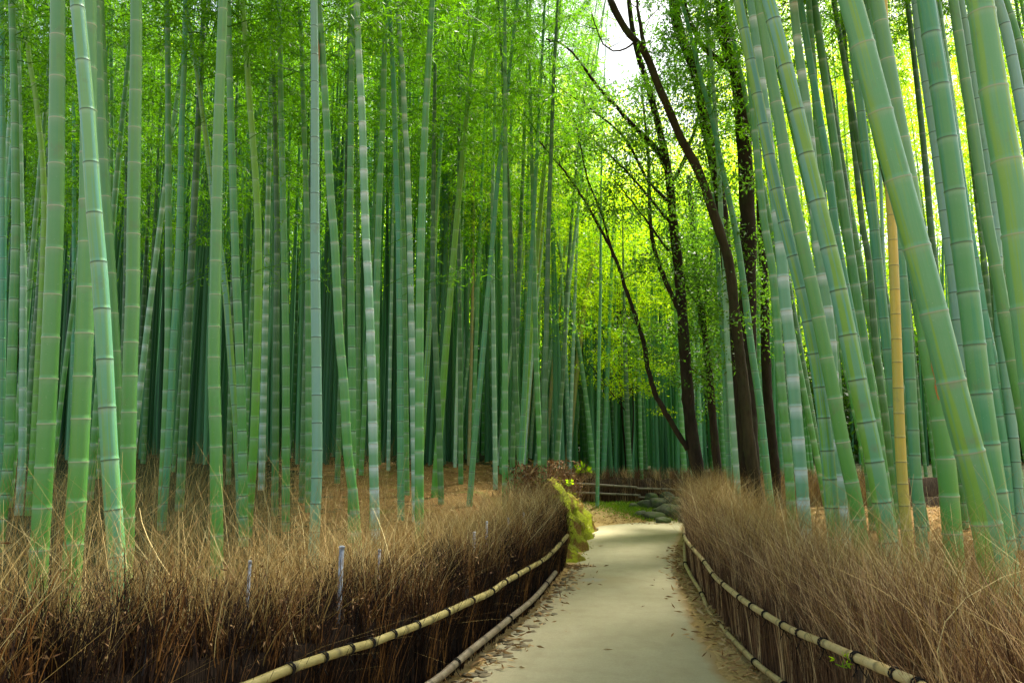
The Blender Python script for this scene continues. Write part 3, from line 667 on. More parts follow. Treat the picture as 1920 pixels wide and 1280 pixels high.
GL = 'bamboo culms of the grove left of the path'; GR = 'bamboo culms of the grove right of the path'; GF = 'bamboo culms beyond the far fence'
nculm = 0
def measured(pts, w, typ, lab, group, D=None, H=None, ratio=None, crown=True, Yoff=0.):
    """culm traced through photo points; pts (px,py) top to bottom, w: width in px near y=430"""
    global nculm
    nculm += 1; rg = np.random.default_rng(900+nculm)
    D = D or min(.165, .065+.002*w); t_ = F*D/w
    Y = t_*ray(960, 430)[1]+Yoff
    pts = sorted(pts, key=lambda p: p[1]); W = np.array([atY(px, py, Y) for px, py in pts])[::-1]   # bottom first
    zz, xx = W[:, 2], W[:, 0]
    sl = (xx[1]-xx[0])/(zz[1]-zz[0]); x_g = xx[0]; zg = float(hgt(xx[0], Y))
    if zz[0] > zg: x_g = xx[0]-sl*(zz[0]-zg); zz = np.r_[zg, zz]; xx = np.r_[x_g, xx]
    zg = float(hgt(x_g, Y))
    H = H or rg.uniform(13, 16.5)
    if H+zg > zz[-1]:
        st = (xx[-1]-xx[-3])/(zz[-1]-zz[-3]); tz = np.linspace(zz[-1], H+zg, 6)[1:]
        xx = np.r_[xx, xx[-1]+st*(tz-zz[-1])*1.0+np.sign(st+1e-3)*.006*(tz-zz[-1])**2]; zz = np.r_[zz, tz]
    zl = np.r_[-.3, zz-zg]; xl = np.r_[xx[0]-x_g-.0, xx-x_g]
    # smooth with a small polynomial-like filter on a dense grid
    zd = np.linspace(-.3, H, 240); xd = np.interp(zd, zl, xl); ker = np.hanning(15); ker /= ker.sum()
    xs = np.convolve(np.pad(xd, 7, mode='reflect', reflect_type='odd'), ker, 'valid')
    ya = rg.normal(0, .012); yb = rg.uniform(-.0015, .002)
    cx = lambda z: np.interp(z, zd, xs); cy = lambda z: ya*(np.asarray(z)-3.)*(np.asarray(z) > 3)+yb*np.clip(np.asarray(z)-3., 0, None)**2
    z430 = atY(pts[0][0], 430, Y)[2]-zg; Rb = D/2/float(shape(np.array(z430), H))
    root = thing('bamboo', (x_g, Y, zg), lab, 'bamboo', group)
    sides = 22 if w > 24 else 16 if w > 13 else 10 if w > 8 else 8
    c = culm_mesh('culm', cx, cy, H, Rb, sides, ratio or rg.uniform(2.7, 3.3), 3000+nculm); c.parent = root; paint(c, typ, rg, .06)
    if crown:
        z0 = max(H*.45, z430+2.2 if Y < 12 else H*.45); z0 = min(z0, H-4)
        add_foliage(root, lambda z: (float(cx(z)), float(cy(z))), z0, H, FOL[nculm % 6], rg.uniform(0, 6.28), rg.uniform(.8, 1.05)*(.5 if 925 < pts[0][0] < 1150 else 1))
    return root, c, (cx, cy, Y, Rb, H)

LEFT = [
 ([(7, 0), (7, 430), (2, 860), (0, 960)], 11, 'teal', 'slim teal culm cut by the left edge of the photo'),
 ([(20, 0), (27, 200), (30, 430), (17, 860), (5, 960)], 15, 'green', 'dark green culm second from the left edge, turning lime low down'),
 ([(30, 0), (36, 250), (40, 430), (44, 500), (42, 860), (35, 960)], 11, 'pale', 'slender pale culm with close set rings between two left edge culms'),
 ([(50, 60), (55, 117), (67, 178), (80, 300), (84, 400), (78, 560), (62, 860), (47, 1050)], 11, 'lime', 'bright lime yellow culm just left of the first thick culm'),
 ([(107, 0), (106, 215), (104, 430), (92, 700), (84, 860), (76, 1000)], 29, 'thick', 'first thick grey green culm from the left, pale pink rings'),
 ([(143, 0), (154, 110), (165, 228), (178, 420), (188, 517), (198, 705), (205, 857), (216, 1000)], 28, 'blue', 'thick blue culm with bold dark rings and lime patches crossing its neighbour', .108, None, 3.6),
 ([(170, 0), (168, 200), (164, 430), (158, 640), (148, 860), (141, 984), (134, 1078)], 30, 'thick', 'thick pale culm whose foot shows lowest, behind the blue crossing culm', .128),
 ([(178, 0), (184, 180), (193, 330), (203, 480), (213, 660), (220, 820), (226, 960)], 23, 'thick', 'grey green culm directly right of the blue crossing culm'),
 ([(190, 80), (195, 200), (197, 356), (205, 500), (214, 700), (224, 900)], 15, 'green', 'narrow culm with white rings hugging the right of the crossing pair'),
 ([(260, 0), (259, 108), (255, 235), (250, 430), (249, 559), (244, 685), (240, 860), (238, 960)], 24, 'thick', 'straight thick green culm standing alone with pale rings at left third'),
 ([(349, 120), (344, 215), (338, 430), (331, 558), (324, 652), (321, 739), (314, 860), (304, 980)], 12, 'teal', 'slim blue green culm leaning right with fine dark rings'),
 ([(308, 40), (311, 200), (314, 430), (316, 631), (312, 740), (307, 860), (303, 960)], 12, 'green', 'slim green culm just left of the right leaning blue green one'),
 ([(348, 0), (361, 80), (370, 128), (383, 228), (391, 286), (396, 336), (405, 430), (416, 480), (425, 564), (433, 675), (443, 793), (448, 900)], 11, 'blue', 'thin bluish culm crossing behind the straight pale culm like an X'),
 ([(421, 0), (415, 155), (411, 228), (406, 430), (403, 574), (401, 638), (401, 720), (405, 820), (406, 940)], 20, 'thick', 'straight pale green culm with whitish rings, left of the two bent slender ones'),
 ([(428, 0), (432, 200), (440, 430), (443, 530), (448, 631), (452, 730), (455, 860), (456, 950)], 14, 'green', 'mid green culm close behind the right side of the pale straight culm'),
 ([(455, 0), (462, 84), (467, 168), (474, 252), (480, 336), (485, 430), (484, 550), (482, 648), (477, 810), (474, 860), (468, 950)], 13, 'lime', 'bent culm, leafy and pale above, lime yellow at its foot'),
 ([(510, 60), (515, 250), (519, 430), (518, 640), (516, 860), (515, 950)], 10, 'dark', 'dark green culm with close rings left of the lighter ringed one'),
 ([(525, 60), (528, 250), (532, 430), (536, 650), (536, 860), (536, 960)], 12, 'green', 'upright green culm with close pale rings in the left middle'),
 ([(561, 0), (566, 97), (569, 200), (573, 330), (576, 430), (578, 640), (579, 860), (578, 980)], 10, 'green', 'slim green culm beside the left of the long blue culm'),
 ([(586, 0), (588, 118), (589, 242), (590, 430), (593, 658), (595, 860), (592, 950), (587, 1050)], 17, 'sky', 'long light blue culm with thin dark rings turning green at its foot'),
 ([(596, 0), (603, 84), (611, 215), (621, 393), (626, 430), (637, 645), (645, 719), (652, 860), (662, 917), (671, 1040)], 15, 'green', 'green culm with white rings leaning left, just right of the blue culm'),
 ([(662, 0), (660, 120), (658, 252), (656, 430), (660, 680), (660, 860), (660, 960)], 13, 'green', 'deep green culm standing behind the left side of the whitest culm'),
 ([(668, 0), (672, 100), (679, 215), (685, 430), (692, 550), (697, 705), (700, 857), (704, 998), (706, 1050)], 15, 'white', 'whitest culm of the left grove, powdery with frosted rings'),
 ([(724, 0), (720, 100), (717, 235), (712, 336), (709, 430), (705, 600), (702, 860), (700, 950)], 12, 'green', 'olive culm showing just right of the whitest culm'),
 ([(727, 0), (736, 134), (739, 218), (742, 322), (747, 430), (750, 665), (751, 860), (752, 984)], 11, 'teal', 'teal culm with dark rings that turns lime green towards the ground'),
 ([(744, 20), (749, 150), (754, 386), (757, 460), (760, 660), (762, 860), (763, 950)], 8, 'green', 'thin green culm between the teal and the frosted ringed culm'),
 ([(745, 0), (749, 50), (756, 134), (759, 218), (764, 296), (768, 430), (771, 584), (774, 730), (777, 860), (779, 970)], 11, 'white', 'slim culm with frosted white rings right of the teal culm'),
 ([(811, 0), (803, 134), (798, 215), (793, 330), (790, 430), (787, 560), (786, 700), (786, 860), (786, 960)], 14, 'green', 'sturdy green culm with dark rings that tilts right at its top'),
 ([(816, 60), (813, 300), (811, 497), (816, 640), (822, 760), (826, 900)], 9, 'dark', 'dark culm right behind the sturdy culm that tilts right'),
 ([(862, 168), (860, 430), (862, 600), (863, 700), (864, 900)], 7, 'dark', 'thin nearly black culm in the middle of the left grove'),
 ([(971, 0), (957, 118), (944, 235), (930, 370), (925, 440), (912, 581), (903, 690), (893, 783), (887, 860), (877, 984)], 9, 'teal', 'long slender culm leaning clearly to the right through the foliage'),
 ([(929, 67), (928, 200), (925, 300), (923, 430), (926, 700), (930, 990)], 7, 'pale', 'upright pale culm with close rings crossing the long leaning one'),
 ([(947, 100), (947, 430), (947, 598), (947, 860), (948, 970)], 10, 'green', 'upright grey green culm right of the long leaning one'),
 ([(940, 100), (950, 300), (957, 430), (962, 564), (967, 732), (974, 860), (978, 940)], 8, 'dark', 'dark culm leaning left next to the upright grey green culm'),
 ([(1033, 286), (1028, 430), (1025, 598), (1021, 740), (1020, 860), (1018, 957)], 9, 'dark', 'dark straight culm near the end of the left fence'),
 ([(995, 200), (1000, 430), (1002, 530), (1005, 680), (1013, 860), (1016, 951)], 8, 'green', 'green culm whose foot meets the dark straight culm'),
 ([(1043, 860), (1040, 900), (1033, 940), (1062, 560), (1056, 700), (1048, 800)], 6, 'dark', 'thin dark stem slanting up beside the mossy bank', .075),
 ([(1080, 430), (1067, 530), (1058, 665), (1051, 766), (1046, 860)], 6, 'pale', 'pale thin culm slanting right above the end of the left fence'),
 ([(1065, 430), (1055, 497), (1045, 598), (1036, 699), (1028, 799), (1024, 860)], 5, 'tan', 'thin straw tinted culm slanting right, left of the dead tan one'),
 ([(1115, 474), (1104, 524), (1092, 598), (1083, 682), (1077, 732), (1070, 799), (1065, 857), (1060, 900)], 6, 'tan', 'dead tan culm slanting right in front of the far grove', .09, 11., None, False),
 ([(1128, 350), (1126, 560), (1123, 680), (1122, 780), (1121, 850), (1120, 938)], 4.5, 'teal', 'thin teal culm standing in front of the far fence', .055, 13.),
]
RIGHT = [
 ([(1280, 10), (1300, 84), (1317, 161), (1335, 218), (1349, 292), (1361, 346), (1379, 430), (1387, 480), (1396, 548), (1409, 655), (1424, 752), (1435, 860), (1441, 917), (1450, 974)], 11, 'teal', 'long curved teal culm in front of the tree trunks', .10),
 ([(1320, 0), (1327, 100), (1340, 430), (1347, 497), (1352, 581), (1357, 665), (1361, 752), (1366, 860), (1372, 977)], 8, 'teal', 'thin dark teal culm leftmost of the right hand bamboos'),
 ([(1346, 300), (1352, 430), (1359, 497), (1362, 615), (1372, 766), (1379, 860), (1382, 900), (1387, 984)], 9, 'pale', 'thin culm with frosted rings next to the brown trunk'),
 ([(1384, 0), (1398, 70), (1411, 134), (1424, 198), (1436, 262), (1448, 322), (1463, 386), (1478, 447), (1495, 511), (1510, 574), (1523, 638), (1534, 699), (1542, 756), (1549, 823), (1556, 900), (1562, 980)], 22, 'blue', 'blue striped culm leftmost of the thick leaning group at right'),
 ([(1392, 0), (1404, 134), (1414, 242), (1424, 346), (1434, 430), (1448, 500), (1453, 551), (1458, 620), (1463, 699), (1470, 783), (1478, 860), (1484, 960)], 14, 'green', 'dark green culm behind the left of the thick leaning group'),
 ([(1408, 0), (1418, 77), (1424, 138), (1434, 201), (1448, 336), (1463, 447), (1471, 561), (1480, 625), (1485, 682), (1490, 746), (1500, 860), (1507, 961), (1517, 1051)], 20, 'white', 'culm with bold frosted white rings all the way down at right'),
 ([(1421, 0), (1433, 67), (1446, 155), (1461, 232), (1473, 306), (1488, 380), (1503, 454), (1522, 531), (1537, 608), (1552, 682), (1566, 752), (1577, 816), (1586, 860), (1606, 941), (1613, 1001)], 23, 'thick', 'plain green leaning culm between the frosted ringed and the blue lime striped culm', None, None, 3.6),
 ([(1438, 0), (1455, 60), (1473, 131), (1492, 202), (1508, 275), (1525, 346), (1544, 423), (1560, 490), (1576, 558), (1589, 625), (1602, 690), (1616, 754), (1631, 818), (1643, 880), (1653, 941), (1663, 1001)], 30, 'blue', 'thick blue culm with long lime stripe in the middle of the leaning group'),
 ([(1482, 0), (1493, 104), (1505, 175), (1515, 249), (1524, 336), (1530, 447), (1537, 487), (1549, 561), (1558, 640), (1562, 720), (1566, 800), (1569, 850), (1574, 900), (1577, 947), (1582, 1000)], 19, 'white', 'culm widening to a powdery white foot behind the striped blue one', .115, None, 3.3),
 ([(1498, 0), (1512, 84), (1524, 155), (1537, 232), (1549, 302), (1559, 373), (1567, 440), (1577, 497), (1590, 560), (1608, 660), (1625, 750), (1640, 860), (1655, 980)], 15, 'teal', 'teal culm with dark rings right behind the striped blue culm'),
 ([(1530, 0), (1545, 87), (1562, 185), (1569, 235), (1579, 292), (1586, 346), (1594, 447), (1601, 548), (1606, 598), (1611, 665), (1620, 780), (1630, 900)], 12, 'dark', 'dark green culm with pale rings against the bright foliage'),
 ([(1574, 0), (1582, 100), (1592, 218), (1602, 302), (1616, 430), (1628, 480), (1639, 615), (1646, 688), (1663, 803), (1670, 860), (1682, 980)], 11, 'dark', 'thin olive dark culm left of the biggest leaning culm'),
 ([(1585, 0), (1596, 84), (1611, 201), (1626, 326), (1639, 430), (1654, 571), (1668, 692), (1680, 800), (1690, 900), (1698, 980)], 17, 'teal', 'teal culm showing between the dark thin culm and the yellow one'),
 ([(1592, 0), (1606, 47), (1633, 148), (1660, 249), (1688, 349), (1710, 430), (1743, 554), (1770, 662), (1797, 771), (1821, 860), (1834, 900), (1851, 984), (1862, 1060)], 47, 'bigg', 'biggest leaning culm, green with lime streaks, crossing the yellow one'),
 ([(1639, 0), (1648, 44), (1666, 141), (1683, 232), (1697, 302), (1713, 386), (1722, 480), (1730, 558), (1740, 655), (1757, 752), (1774, 860), (1784, 981), (1790, 1060)], 30, 'thick', 'thick green culm close behind the biggest one, cracked brown patch', .135, None, 2.6),
 ([(1654, 0), (1661, 160), (1666, 336), (1673, 430), (1678, 549), (1683, 697), (1685, 766), (1688, 833), (1691, 894), (1697, 961), (1705, 1031), (1708, 1082)], 17, 'yellow', 'single golden yellow dead culm', .082),
 ([(1650, 150), (1663, 280), (1677, 400), (1686, 464), (1696, 568), (1705, 680), (1712, 800), (1717, 900), (1723, 954), (1733, 1065)], 18, 'teal', 'dark teal culm standing close right of the yellow one'),
 ([(1696, 0), (1707, 84), (1713, 131), (1725, 232), (1737, 349), (1744, 430), (1755, 520), (1770, 640), (1785, 760), (1800, 900)], 12, 'dark', 'slim dark culm between the biggest culm and the lavender one'),
 ([(1720, 0), (1725, 64), (1735, 131), (1745, 202), (1755, 269), (1764, 343), (1772, 413), (1782, 482), (1791, 551), (1797, 621), (1807, 690), (1817, 759), (1833, 860), (1845, 960)], 19, 'sky', 'lavender blue culm along the left of the deep teal thick one'),
 ([(1735, 0), (1745, 74), (1762, 165), (1775, 255), (1789, 349), (1801, 440), (1814, 536), (1826, 632), (1836, 726), (1851, 818), (1863, 910), (1875, 967), (1885, 1040)], 36, 'teal', 'thick deep teal culm with thin pale rings at far right'),
 ([(1752, 0), (1764, 80), (1782, 190), (1800, 320), (1817, 430), (1831, 514), (1841, 578), (1851, 642), (1858, 702), (1868, 763), (1880, 826), (1891, 947)], 17, 'teal', 'dark teal culm tucked behind the right of the deep teal one'),
 ([(1785, 0), (1794, 57), (1807, 144), (1824, 242), (1838, 336), (1854, 437), (1873, 527), (1888, 625), (1908, 722), (1925, 816)], 21, 'thick', 'plain mid green culm left of the widest right edge culm', None, None, 4.2),
 ([(1815, 100), (1831, 201), (1848, 282), (1858, 363), (1868, 440), (1875, 621), (1885, 702), (1895, 783), (1903, 860), (1910, 960), (1916, 1040)], 17, 'sky', 'pale blue culm seen low at the right edge behind the green one'),
 ([(1838, 0), (1854, 111), (1873, 232), (1895, 346), (1910, 460), (1925, 581), (1945, 740)], 52, 'bigg', 'widest culm of all, green, cut by the right edge of the photo'),
 ([(1865, 0), (1881, 34), (1901, 134), (1920, 232), (1955, 430)], 22, 'sky', 'lavender blue culm behind the widest culm at the top right'),
 ([(1891, 0), (1905, 37), (1925, 120), (1985, 430)], 18, 'green', 'green culm in the top right corner of the photo'),
]
#((.16, .37, .15), .15, .8, .35, .15)
INFO = []
for row in LEFT:
    pts, w, typ, lab = row[:4]; ex = list(row[4:])+[None]*4
    INFO.append((measured(pts, w, typ, lab, GL, ex[0], ex[1], ex[2], True if ex[3] is None else ex[3]), w, pts))
    if 'crossing its neighbour' in lab: INFO[-1][0][1]['stripe'] = .55
for row in RIGHT:
    pts, w, typ, lab = row[:4]; ex = list(row[4:])+[None]*4
    INFO.append((measured(pts, w, typ, lab, GR, ex[0], ex[1], ex[2]), w, pts))

# side shoots on some mid-distance culms
for (rt, c, (cx, cy, Y, Rb, H)), w, pts in INFO:
    if w > 14 or Y < 8: continue
    rg = np.random.default_rng(int(Y*1000) % 9999)
    for z in np.arange(3.2, H*.45, .55):
        if rg.random() < .5: continue
        a = rg.uniform(-.5, .5)+(math.pi if rg.random() < .5 else 0); L = rg.uniform(.5, 1.1)
        t_ = np.linspace(0, 1, 6); P_ = np.c_[math.cos(a)*t_*L, math.sin(a)*t_*L, t_*L*.7-t_**2*L*.35]+[float(cx(z)), float(cy(z)), z]
        v, q, tr = tube(P_, np.linspace(.006, .002, 6), 5, cap=False); mb_ = MB(); mb_.add(v, q, rnd=np.full(len(v), .2))
        m_ = 40; u = rg.uniform(.45, 1.05, m_); C = np.stack([np.interp(u, t_, P_[:, i]) for i in range(3)], 1)+rg.normal(0, .09, (m_, 3))
        V, Q = leaves(C, rg.normal(0, .6, (m_, 3))+[0, 0, -.5], rg.uniform(.05, .11, m_), .013); mb_.add(V, Q, rnd=np.repeat(rg.random(m_), 4))
        mb_.build('side_shoot', M['leaf'], rt)
# brown dry sheath still clinging to a culm near the top left
rt, c, (cx, cy, Y, Rb, H) = INFO[20][0]
p = atY(597, 100, Y); z = p[2]-rt.location.z
a = np.linspace(0, 1, 6); V = []
for t_ in a:
    zc = z+.25-t_*.5; w_ = .035*math.sin(math.pi*min(1, .1+t_*.9))+.006; x0 = float(cx(zc))-Rb*.9-.004
    V += [(x0-w_, -Rb*.4, zc), (x0, -Rb*.7-.01, zc), (x0+w_, -Rb*.9-.012, zc)]
Q = [(i*3+j, i*3+j+1, i*3+j+4, i*3+j+3) for i in range(5) for j in range(2)]
m, nt = newmat('dry_sheath'); n_ = noise(nt, 30, 4); finish(nt, mix(nt, n_, (.3, .12, .03), (.5, .24, .07)), .7, .2); M['sheath'] = m
sh = quick('sheath', V, Q, m, rt); sh['label'] = 'dry orange brown sheath hanging from the culm'
sm = sh.modifiers.new('thickness', 'SOLIDIFY'); sm.thickness = .003
# cracked brown patch on one right culm
rt, c, (cx, cy, Y, Rb, H) = INFO[len(LEFT)+14][0]
V = []; n_ = 9
for i in range(n_):
    t_ = i/(n_-1); p = atY(1739+t_*12+3*math.sin(i*2.1), 655+t_*95, Y); z = p[2]-rt.location.z
    x0 = float(cx(z))-Rb*shape(np.array(z), H)*.35+.006*math.sin(i*1.7); w_ = .004+.005*abs(math.sin(i*1.3)); yy = -Rb*shape(np.array(z), H)*.95-.003+float(cy(z))
    V += [(x0-w_, yy, z), (x0+w_, yy-.001, z)]
quick('crack', V, [(i*2, i*2+1, i*2+3, i*2+2) for i in range(n_-1)], M['sheath'], rt)['label'] = 'brown split running down the culm'

# shared culms for the rest of the grove
CUL = []
for i in range(8):
    a, b = rng.normal(0, .012), rng.normal(0, .0022); a2, b2 = rng.normal(0, .01), rng.normal(0, .002)
    H = 15.; o = culm_mesh('culm', lambda z: a*z+b*z*z, lambda z: a2*z+b2*z*z, H, .058, 9, [3., 2.7, 3.4, 2.6][i % 4], 60+i)
    CUL.append((o.data, a, b, a2, b2)); bpy.data.objects.remove(o)
def copy_bamboo(x, Y, typ, lab, group, sc=1., hs=1., fol=None, z0=.42, wid=1., rg=rng, lean=(0, 0)):
    d, a, b, a2, b2 = CUL[rg.integers(0, 8)]
    zg = float(hgt(x, Y)); rt = thing('bamboo', (x, Y, zg), lab, 'bamboo', group); rt.rotation_euler = (lean[1], lean[0], 0)
    c = bpy.data.objects.new('culm', d); COL.objects.link(c); c.parent = rt; c.scale = (sc, sc, hs); paint(c, typ, rg, .18)
    if fol is not None:
        H = 15*hs; fn = lambda z: ((a*(z/hs)+b*(z/hs)**2)*sc, (a2*(z/hs)+b2*(z/hs)**2)*sc)
        add_foliage(rt, fn, H*z0, H, fol[rg.integers(0, len(fol))], rg.uniform(0, 6.28), wid)
    return rt
marks = [(0, 95, 'left edge and the first thick culm'), (95, 255, 'first thick culm and the straight thick lone culm'), (255, 405, 'straight thick lone culm and the pale straight culm'), (405, 590, 'pale straight culm and the long light blue culm'),
         (590, 700, 'long light blue culm and the whitest culm'), (700, 790, 'whitest culm and the sturdy dark ringed culm'), (790, 925, 'sturdy dark ringed culm and the long leaning one'), (925, 1100, 'long leaning culm and the dead tan culm')]
ADJ = {'green': 'green', 'dark': 'dark green', 'teal': 'blue green', 'pale': 'pale green', 'lime': 'lime', 'white': 'frosted', 'thick': 'soft green', 'blue': 'bluish', 'sky': 'light blue', 'frost': 'whitish', 'tan': 'tan'}
ntot = len(INFO); rgf = np.random.default_rng(5)
# left grove infill
placed = 0; pos = [(i[0][2][2]*0+i[0][0].location.x, i[0][2][2]) for i in INFO]
tries = 0
while placed < 93 and tries < 6000:
    tries += 1
    Y = rgf.uniform(12.5, 30) if placed < 75 else rgf.uniform(18, 33); px = rgf.uniform(-30, 1085)
    if px > 1000 and Y < 21: continue
    x = (px-960)/F*Y*1.0
    if corr_dist(np.array([x]), np.array([Y]))[0] < .8: continue
    if any((x-a)**2+(Y-b)**2 < .55**2 for a, b in pos): continue
    pos.append((x, Y)); placed += 1
    typ = rgf.choice(['green', 'dark', 'teal', 'pale', 'lime', 'white', 'thick', 'blue'], p=[.38, .26, .12, .06, .05, .05, .05, .03]); gap = next((m_ for m_ in marks if m_[0] <= px < m_[1]), marks[0])
    near = 'slim' if Y < 20 else 'distant'
    lean = (rgf.normal(.0, .018)+(.03 if px > 950 else 0), rgf.normal(0, .01))
    copy_bamboo(x, Y, typ, f'{near} {ADJ[str(typ)]} culm between the {gap[2]}', GL, rgf.uniform(.75, 1.2), rgf.uniform(.9, 1.12), FOL, rgf.uniform(.34, .5), rgf.uniform(.9, 1.2), rgf, lean)
placed = 0; tries = 0
while placed < 36 and tries < 4000:
    tries += 1
    Y = rgf.uniform(19, 29); px = rgf.uniform(850, 1075); x = (px-960)/F*Y
    if corr_dist(np.array([x]), np.array([Y]))[0] < .8 or any((x-a)**2+(Y-b)**2 < .4**2 for a, b in pos): continue
    pos.append((x, Y)); placed += 1
    typ = rgf.choice(['frost', 'frost', 'frost', 'pale', 'tan']); copy_bamboo(x, Y, typ, f'{ADJ[str(typ)]} slanting thin culm in the sunlit cluster beyond the long leaning culm', GL, rgf.uniform(.7, .95), rgf.uniform(.66, .82), FOLB, rgf.uniform(.55, .65), .6, rgf, (rgf.uniform(.03, .1), 0))
# right grove infill
placed = 0; tries = 0
while placed < 54 and tries < 4000:
    tries += 1
    Y = rgf.uniform(9.5, 24); px = rgf.uniform(1480, 2060)
    x = (px-960)/F*Y
    if Y > 14.2 and Y < 19.8 : continue
    if corr_dist(np.array([x]), np.array([Y]))[0] < .9: continue
    if any((x-a)**2+(Y-b)**2 < .5**2 for a, b in pos): continue
    pos.append((x, Y)); placed += 1
    typ = rgf.choice(['green', 'dark', 'teal', 'pale', 'sky', 'white'], p=[.34, .3, .26, .04, .03, .03])
    lean = (-rgf.uniform(.03, .15)*(1 if Y < 16 else .5), rgf.normal(0, .01))
    copy_bamboo(x, Y, typ, f'slim {ADJ[str(typ)]} culm in the gaps behind the big leaning culms' if Y < 15 else f'thin far {ADJ[str(typ)]} culm against bright leaves behind the big leaning culms', GR, rgf.uniform(.75, 1.2), rgf.uniform(.85, 1.05), FOL if Y < 14 else FOLB, rgf.uniform(.5, .62), .9, rgf, lean)
# grove beyond the far fence
placed = 0; tries = 0
while placed < 48 and tries < 4000:
    tries += 1
    Y = rgf.uniform(19.8, 31); px = rgf.uniform(1050, 1480); x = (px-960)/F*Y
    if corr_dist(np.array([x]), np.array([Y]))[0] < .5: continue
    if any((x-a)**2+(Y-b)**2 < .42**2 for a, b in pos): continue
    pos.append((x, Y)); placed += 1
    typ = rgf.choice(['green', 'teal', 'dark', 'pale'], p=[.3, .4, .2, .1])
    copy_bamboo(x, Y, typ, f'{ADJ[str(typ)]} culm standing in the grove behind the far fence', GF, rgf.uniform(1., 1.35), rgf.uniform(.52, .7), FOLB, rgf.uniform(.4, .55), rgf.uniform(.9, 1.2), rgf, (rgf.normal(0, .02), 0))
# beyond three hundred: the rest of the far grove as one mass
mbs = MB(); Cf = []
nn = 0
while nn < 1050:
    Y = rgf.uniform(27, 40); px = rgf.uniform(-150, 2080) if nn > 240 else rgf.uniform(-80, 1060)
    if nn > 880: px = rgf.uniform(1040, 1450); Y = rgf.uniform(22, 33)
    elif nn > 480: px = rgf.uniform(-60, 1070); Y = rgf.uniform(20, 34)
    x = (px-960)/F*Y
    if corr_dist(np.array([x]), np.array([Y]))[0] < .5: continue; x = (px-960)/F*Y
    nn += 1; zg = float(hgt(x, Y)); H = rgf.uniform(11, 16) if px < 1050 or px > 1420 else rgf.uniform(6, 9); lx, ly = rgf.normal(0, .02, 2)
    zt = np.linspace(-.1, H, 9); P_ = np.c_[x+lx*zt, Y+ly*zt, zg+zt]; v, q, tr = tube(P_, .065*shape(zt, H)*rgf.uniform(.8, 1.2), 6, cap=False)
    mbs.add(v, q, rnd=np.full(len(v), rgf.random()))
m, nt = newmat('far_culm'); c = mix(nt, attr(nt, 'rnd').outputs['Fac'], (.02, .09, .035), (.15, .4, .2)); finish(nt, c, .5, .3); M['far_culm'] = m
o = mbs.build('distant_bamboo', m, None, True); tag(o, 'dense far mass of thin bamboo culms deep in the grove', 'bamboo grove', kind='stuff')

# far leaf mass closing the view
def leaf_mass(n, xr, yr, zr, size, gapf=None, ncl=400, sig=1.1):
    cx_ = np.stack([rgf.uniform(*xr, ncl), rgf.uniform(*yr, ncl), rgf.uniform(*zr, ncl)], 1)
    if gapf is not None: cx_ = cx_[~gapf(cx_)]
    i = rgf.integers(0, len(cx_), n); C = cx_[i]+rgf.normal(0, sig, (n, 3))*[1, 1, .6]
    cr = rgf.random(len(cx_))
    D = rgf.normal(0, .7, (n, 3))+[0, 0, -.5]; V, Q = leaves(C, D, size*rgf.uniform(.6, 1.3, n), size*.3*rgf.uniform(.8, 1.3, n))
    return V, Q, np.repeat(np.clip(cr[i]*.5+rgf.random(n)*.5, 0, 1), 4)
def gap(c):
    t_ = c[:, 1]*cp+(c[:, 2]-EYE)*sp; px = 960+F*c[:, 0]/t_; py = 640-F*(-c[:, 1]*sp+(c[:, 2]-EYE)*cp)/t_
    return ((px > 1000) & (px < 1330) & (py < 250)) | ((px > 930) & (px < 1330) & (c[:, 2] > 19))
V, Q, r_ = leaf_mass(190000, (-40, 1), (37, 44), (6.5, 22), .3, None, 800, 1.1)
o = quick('grove_foliage', V, Q, M['leaf'], attrs={'rnd': r_}); tag(o, 'dense deep green bamboo leaves closing the back of the left grove', 'foliage', kind='stuff')
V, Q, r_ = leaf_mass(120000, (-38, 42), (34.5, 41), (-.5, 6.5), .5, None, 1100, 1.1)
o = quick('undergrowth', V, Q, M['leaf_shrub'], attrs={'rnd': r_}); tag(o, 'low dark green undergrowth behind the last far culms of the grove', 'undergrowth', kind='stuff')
V, Q, r_ = leaf_mass(300000, (-26, 46), (50, 62), (2, 30), .34, gap, 1500, 1.3)
o = quick('distant_foliage', V, Q, M['leaf_far'], attrs={'rnd': r_}); tag(o, 'far sunlit yellow green leaves filling the background of the grove', 'foliage', kind='stuff')

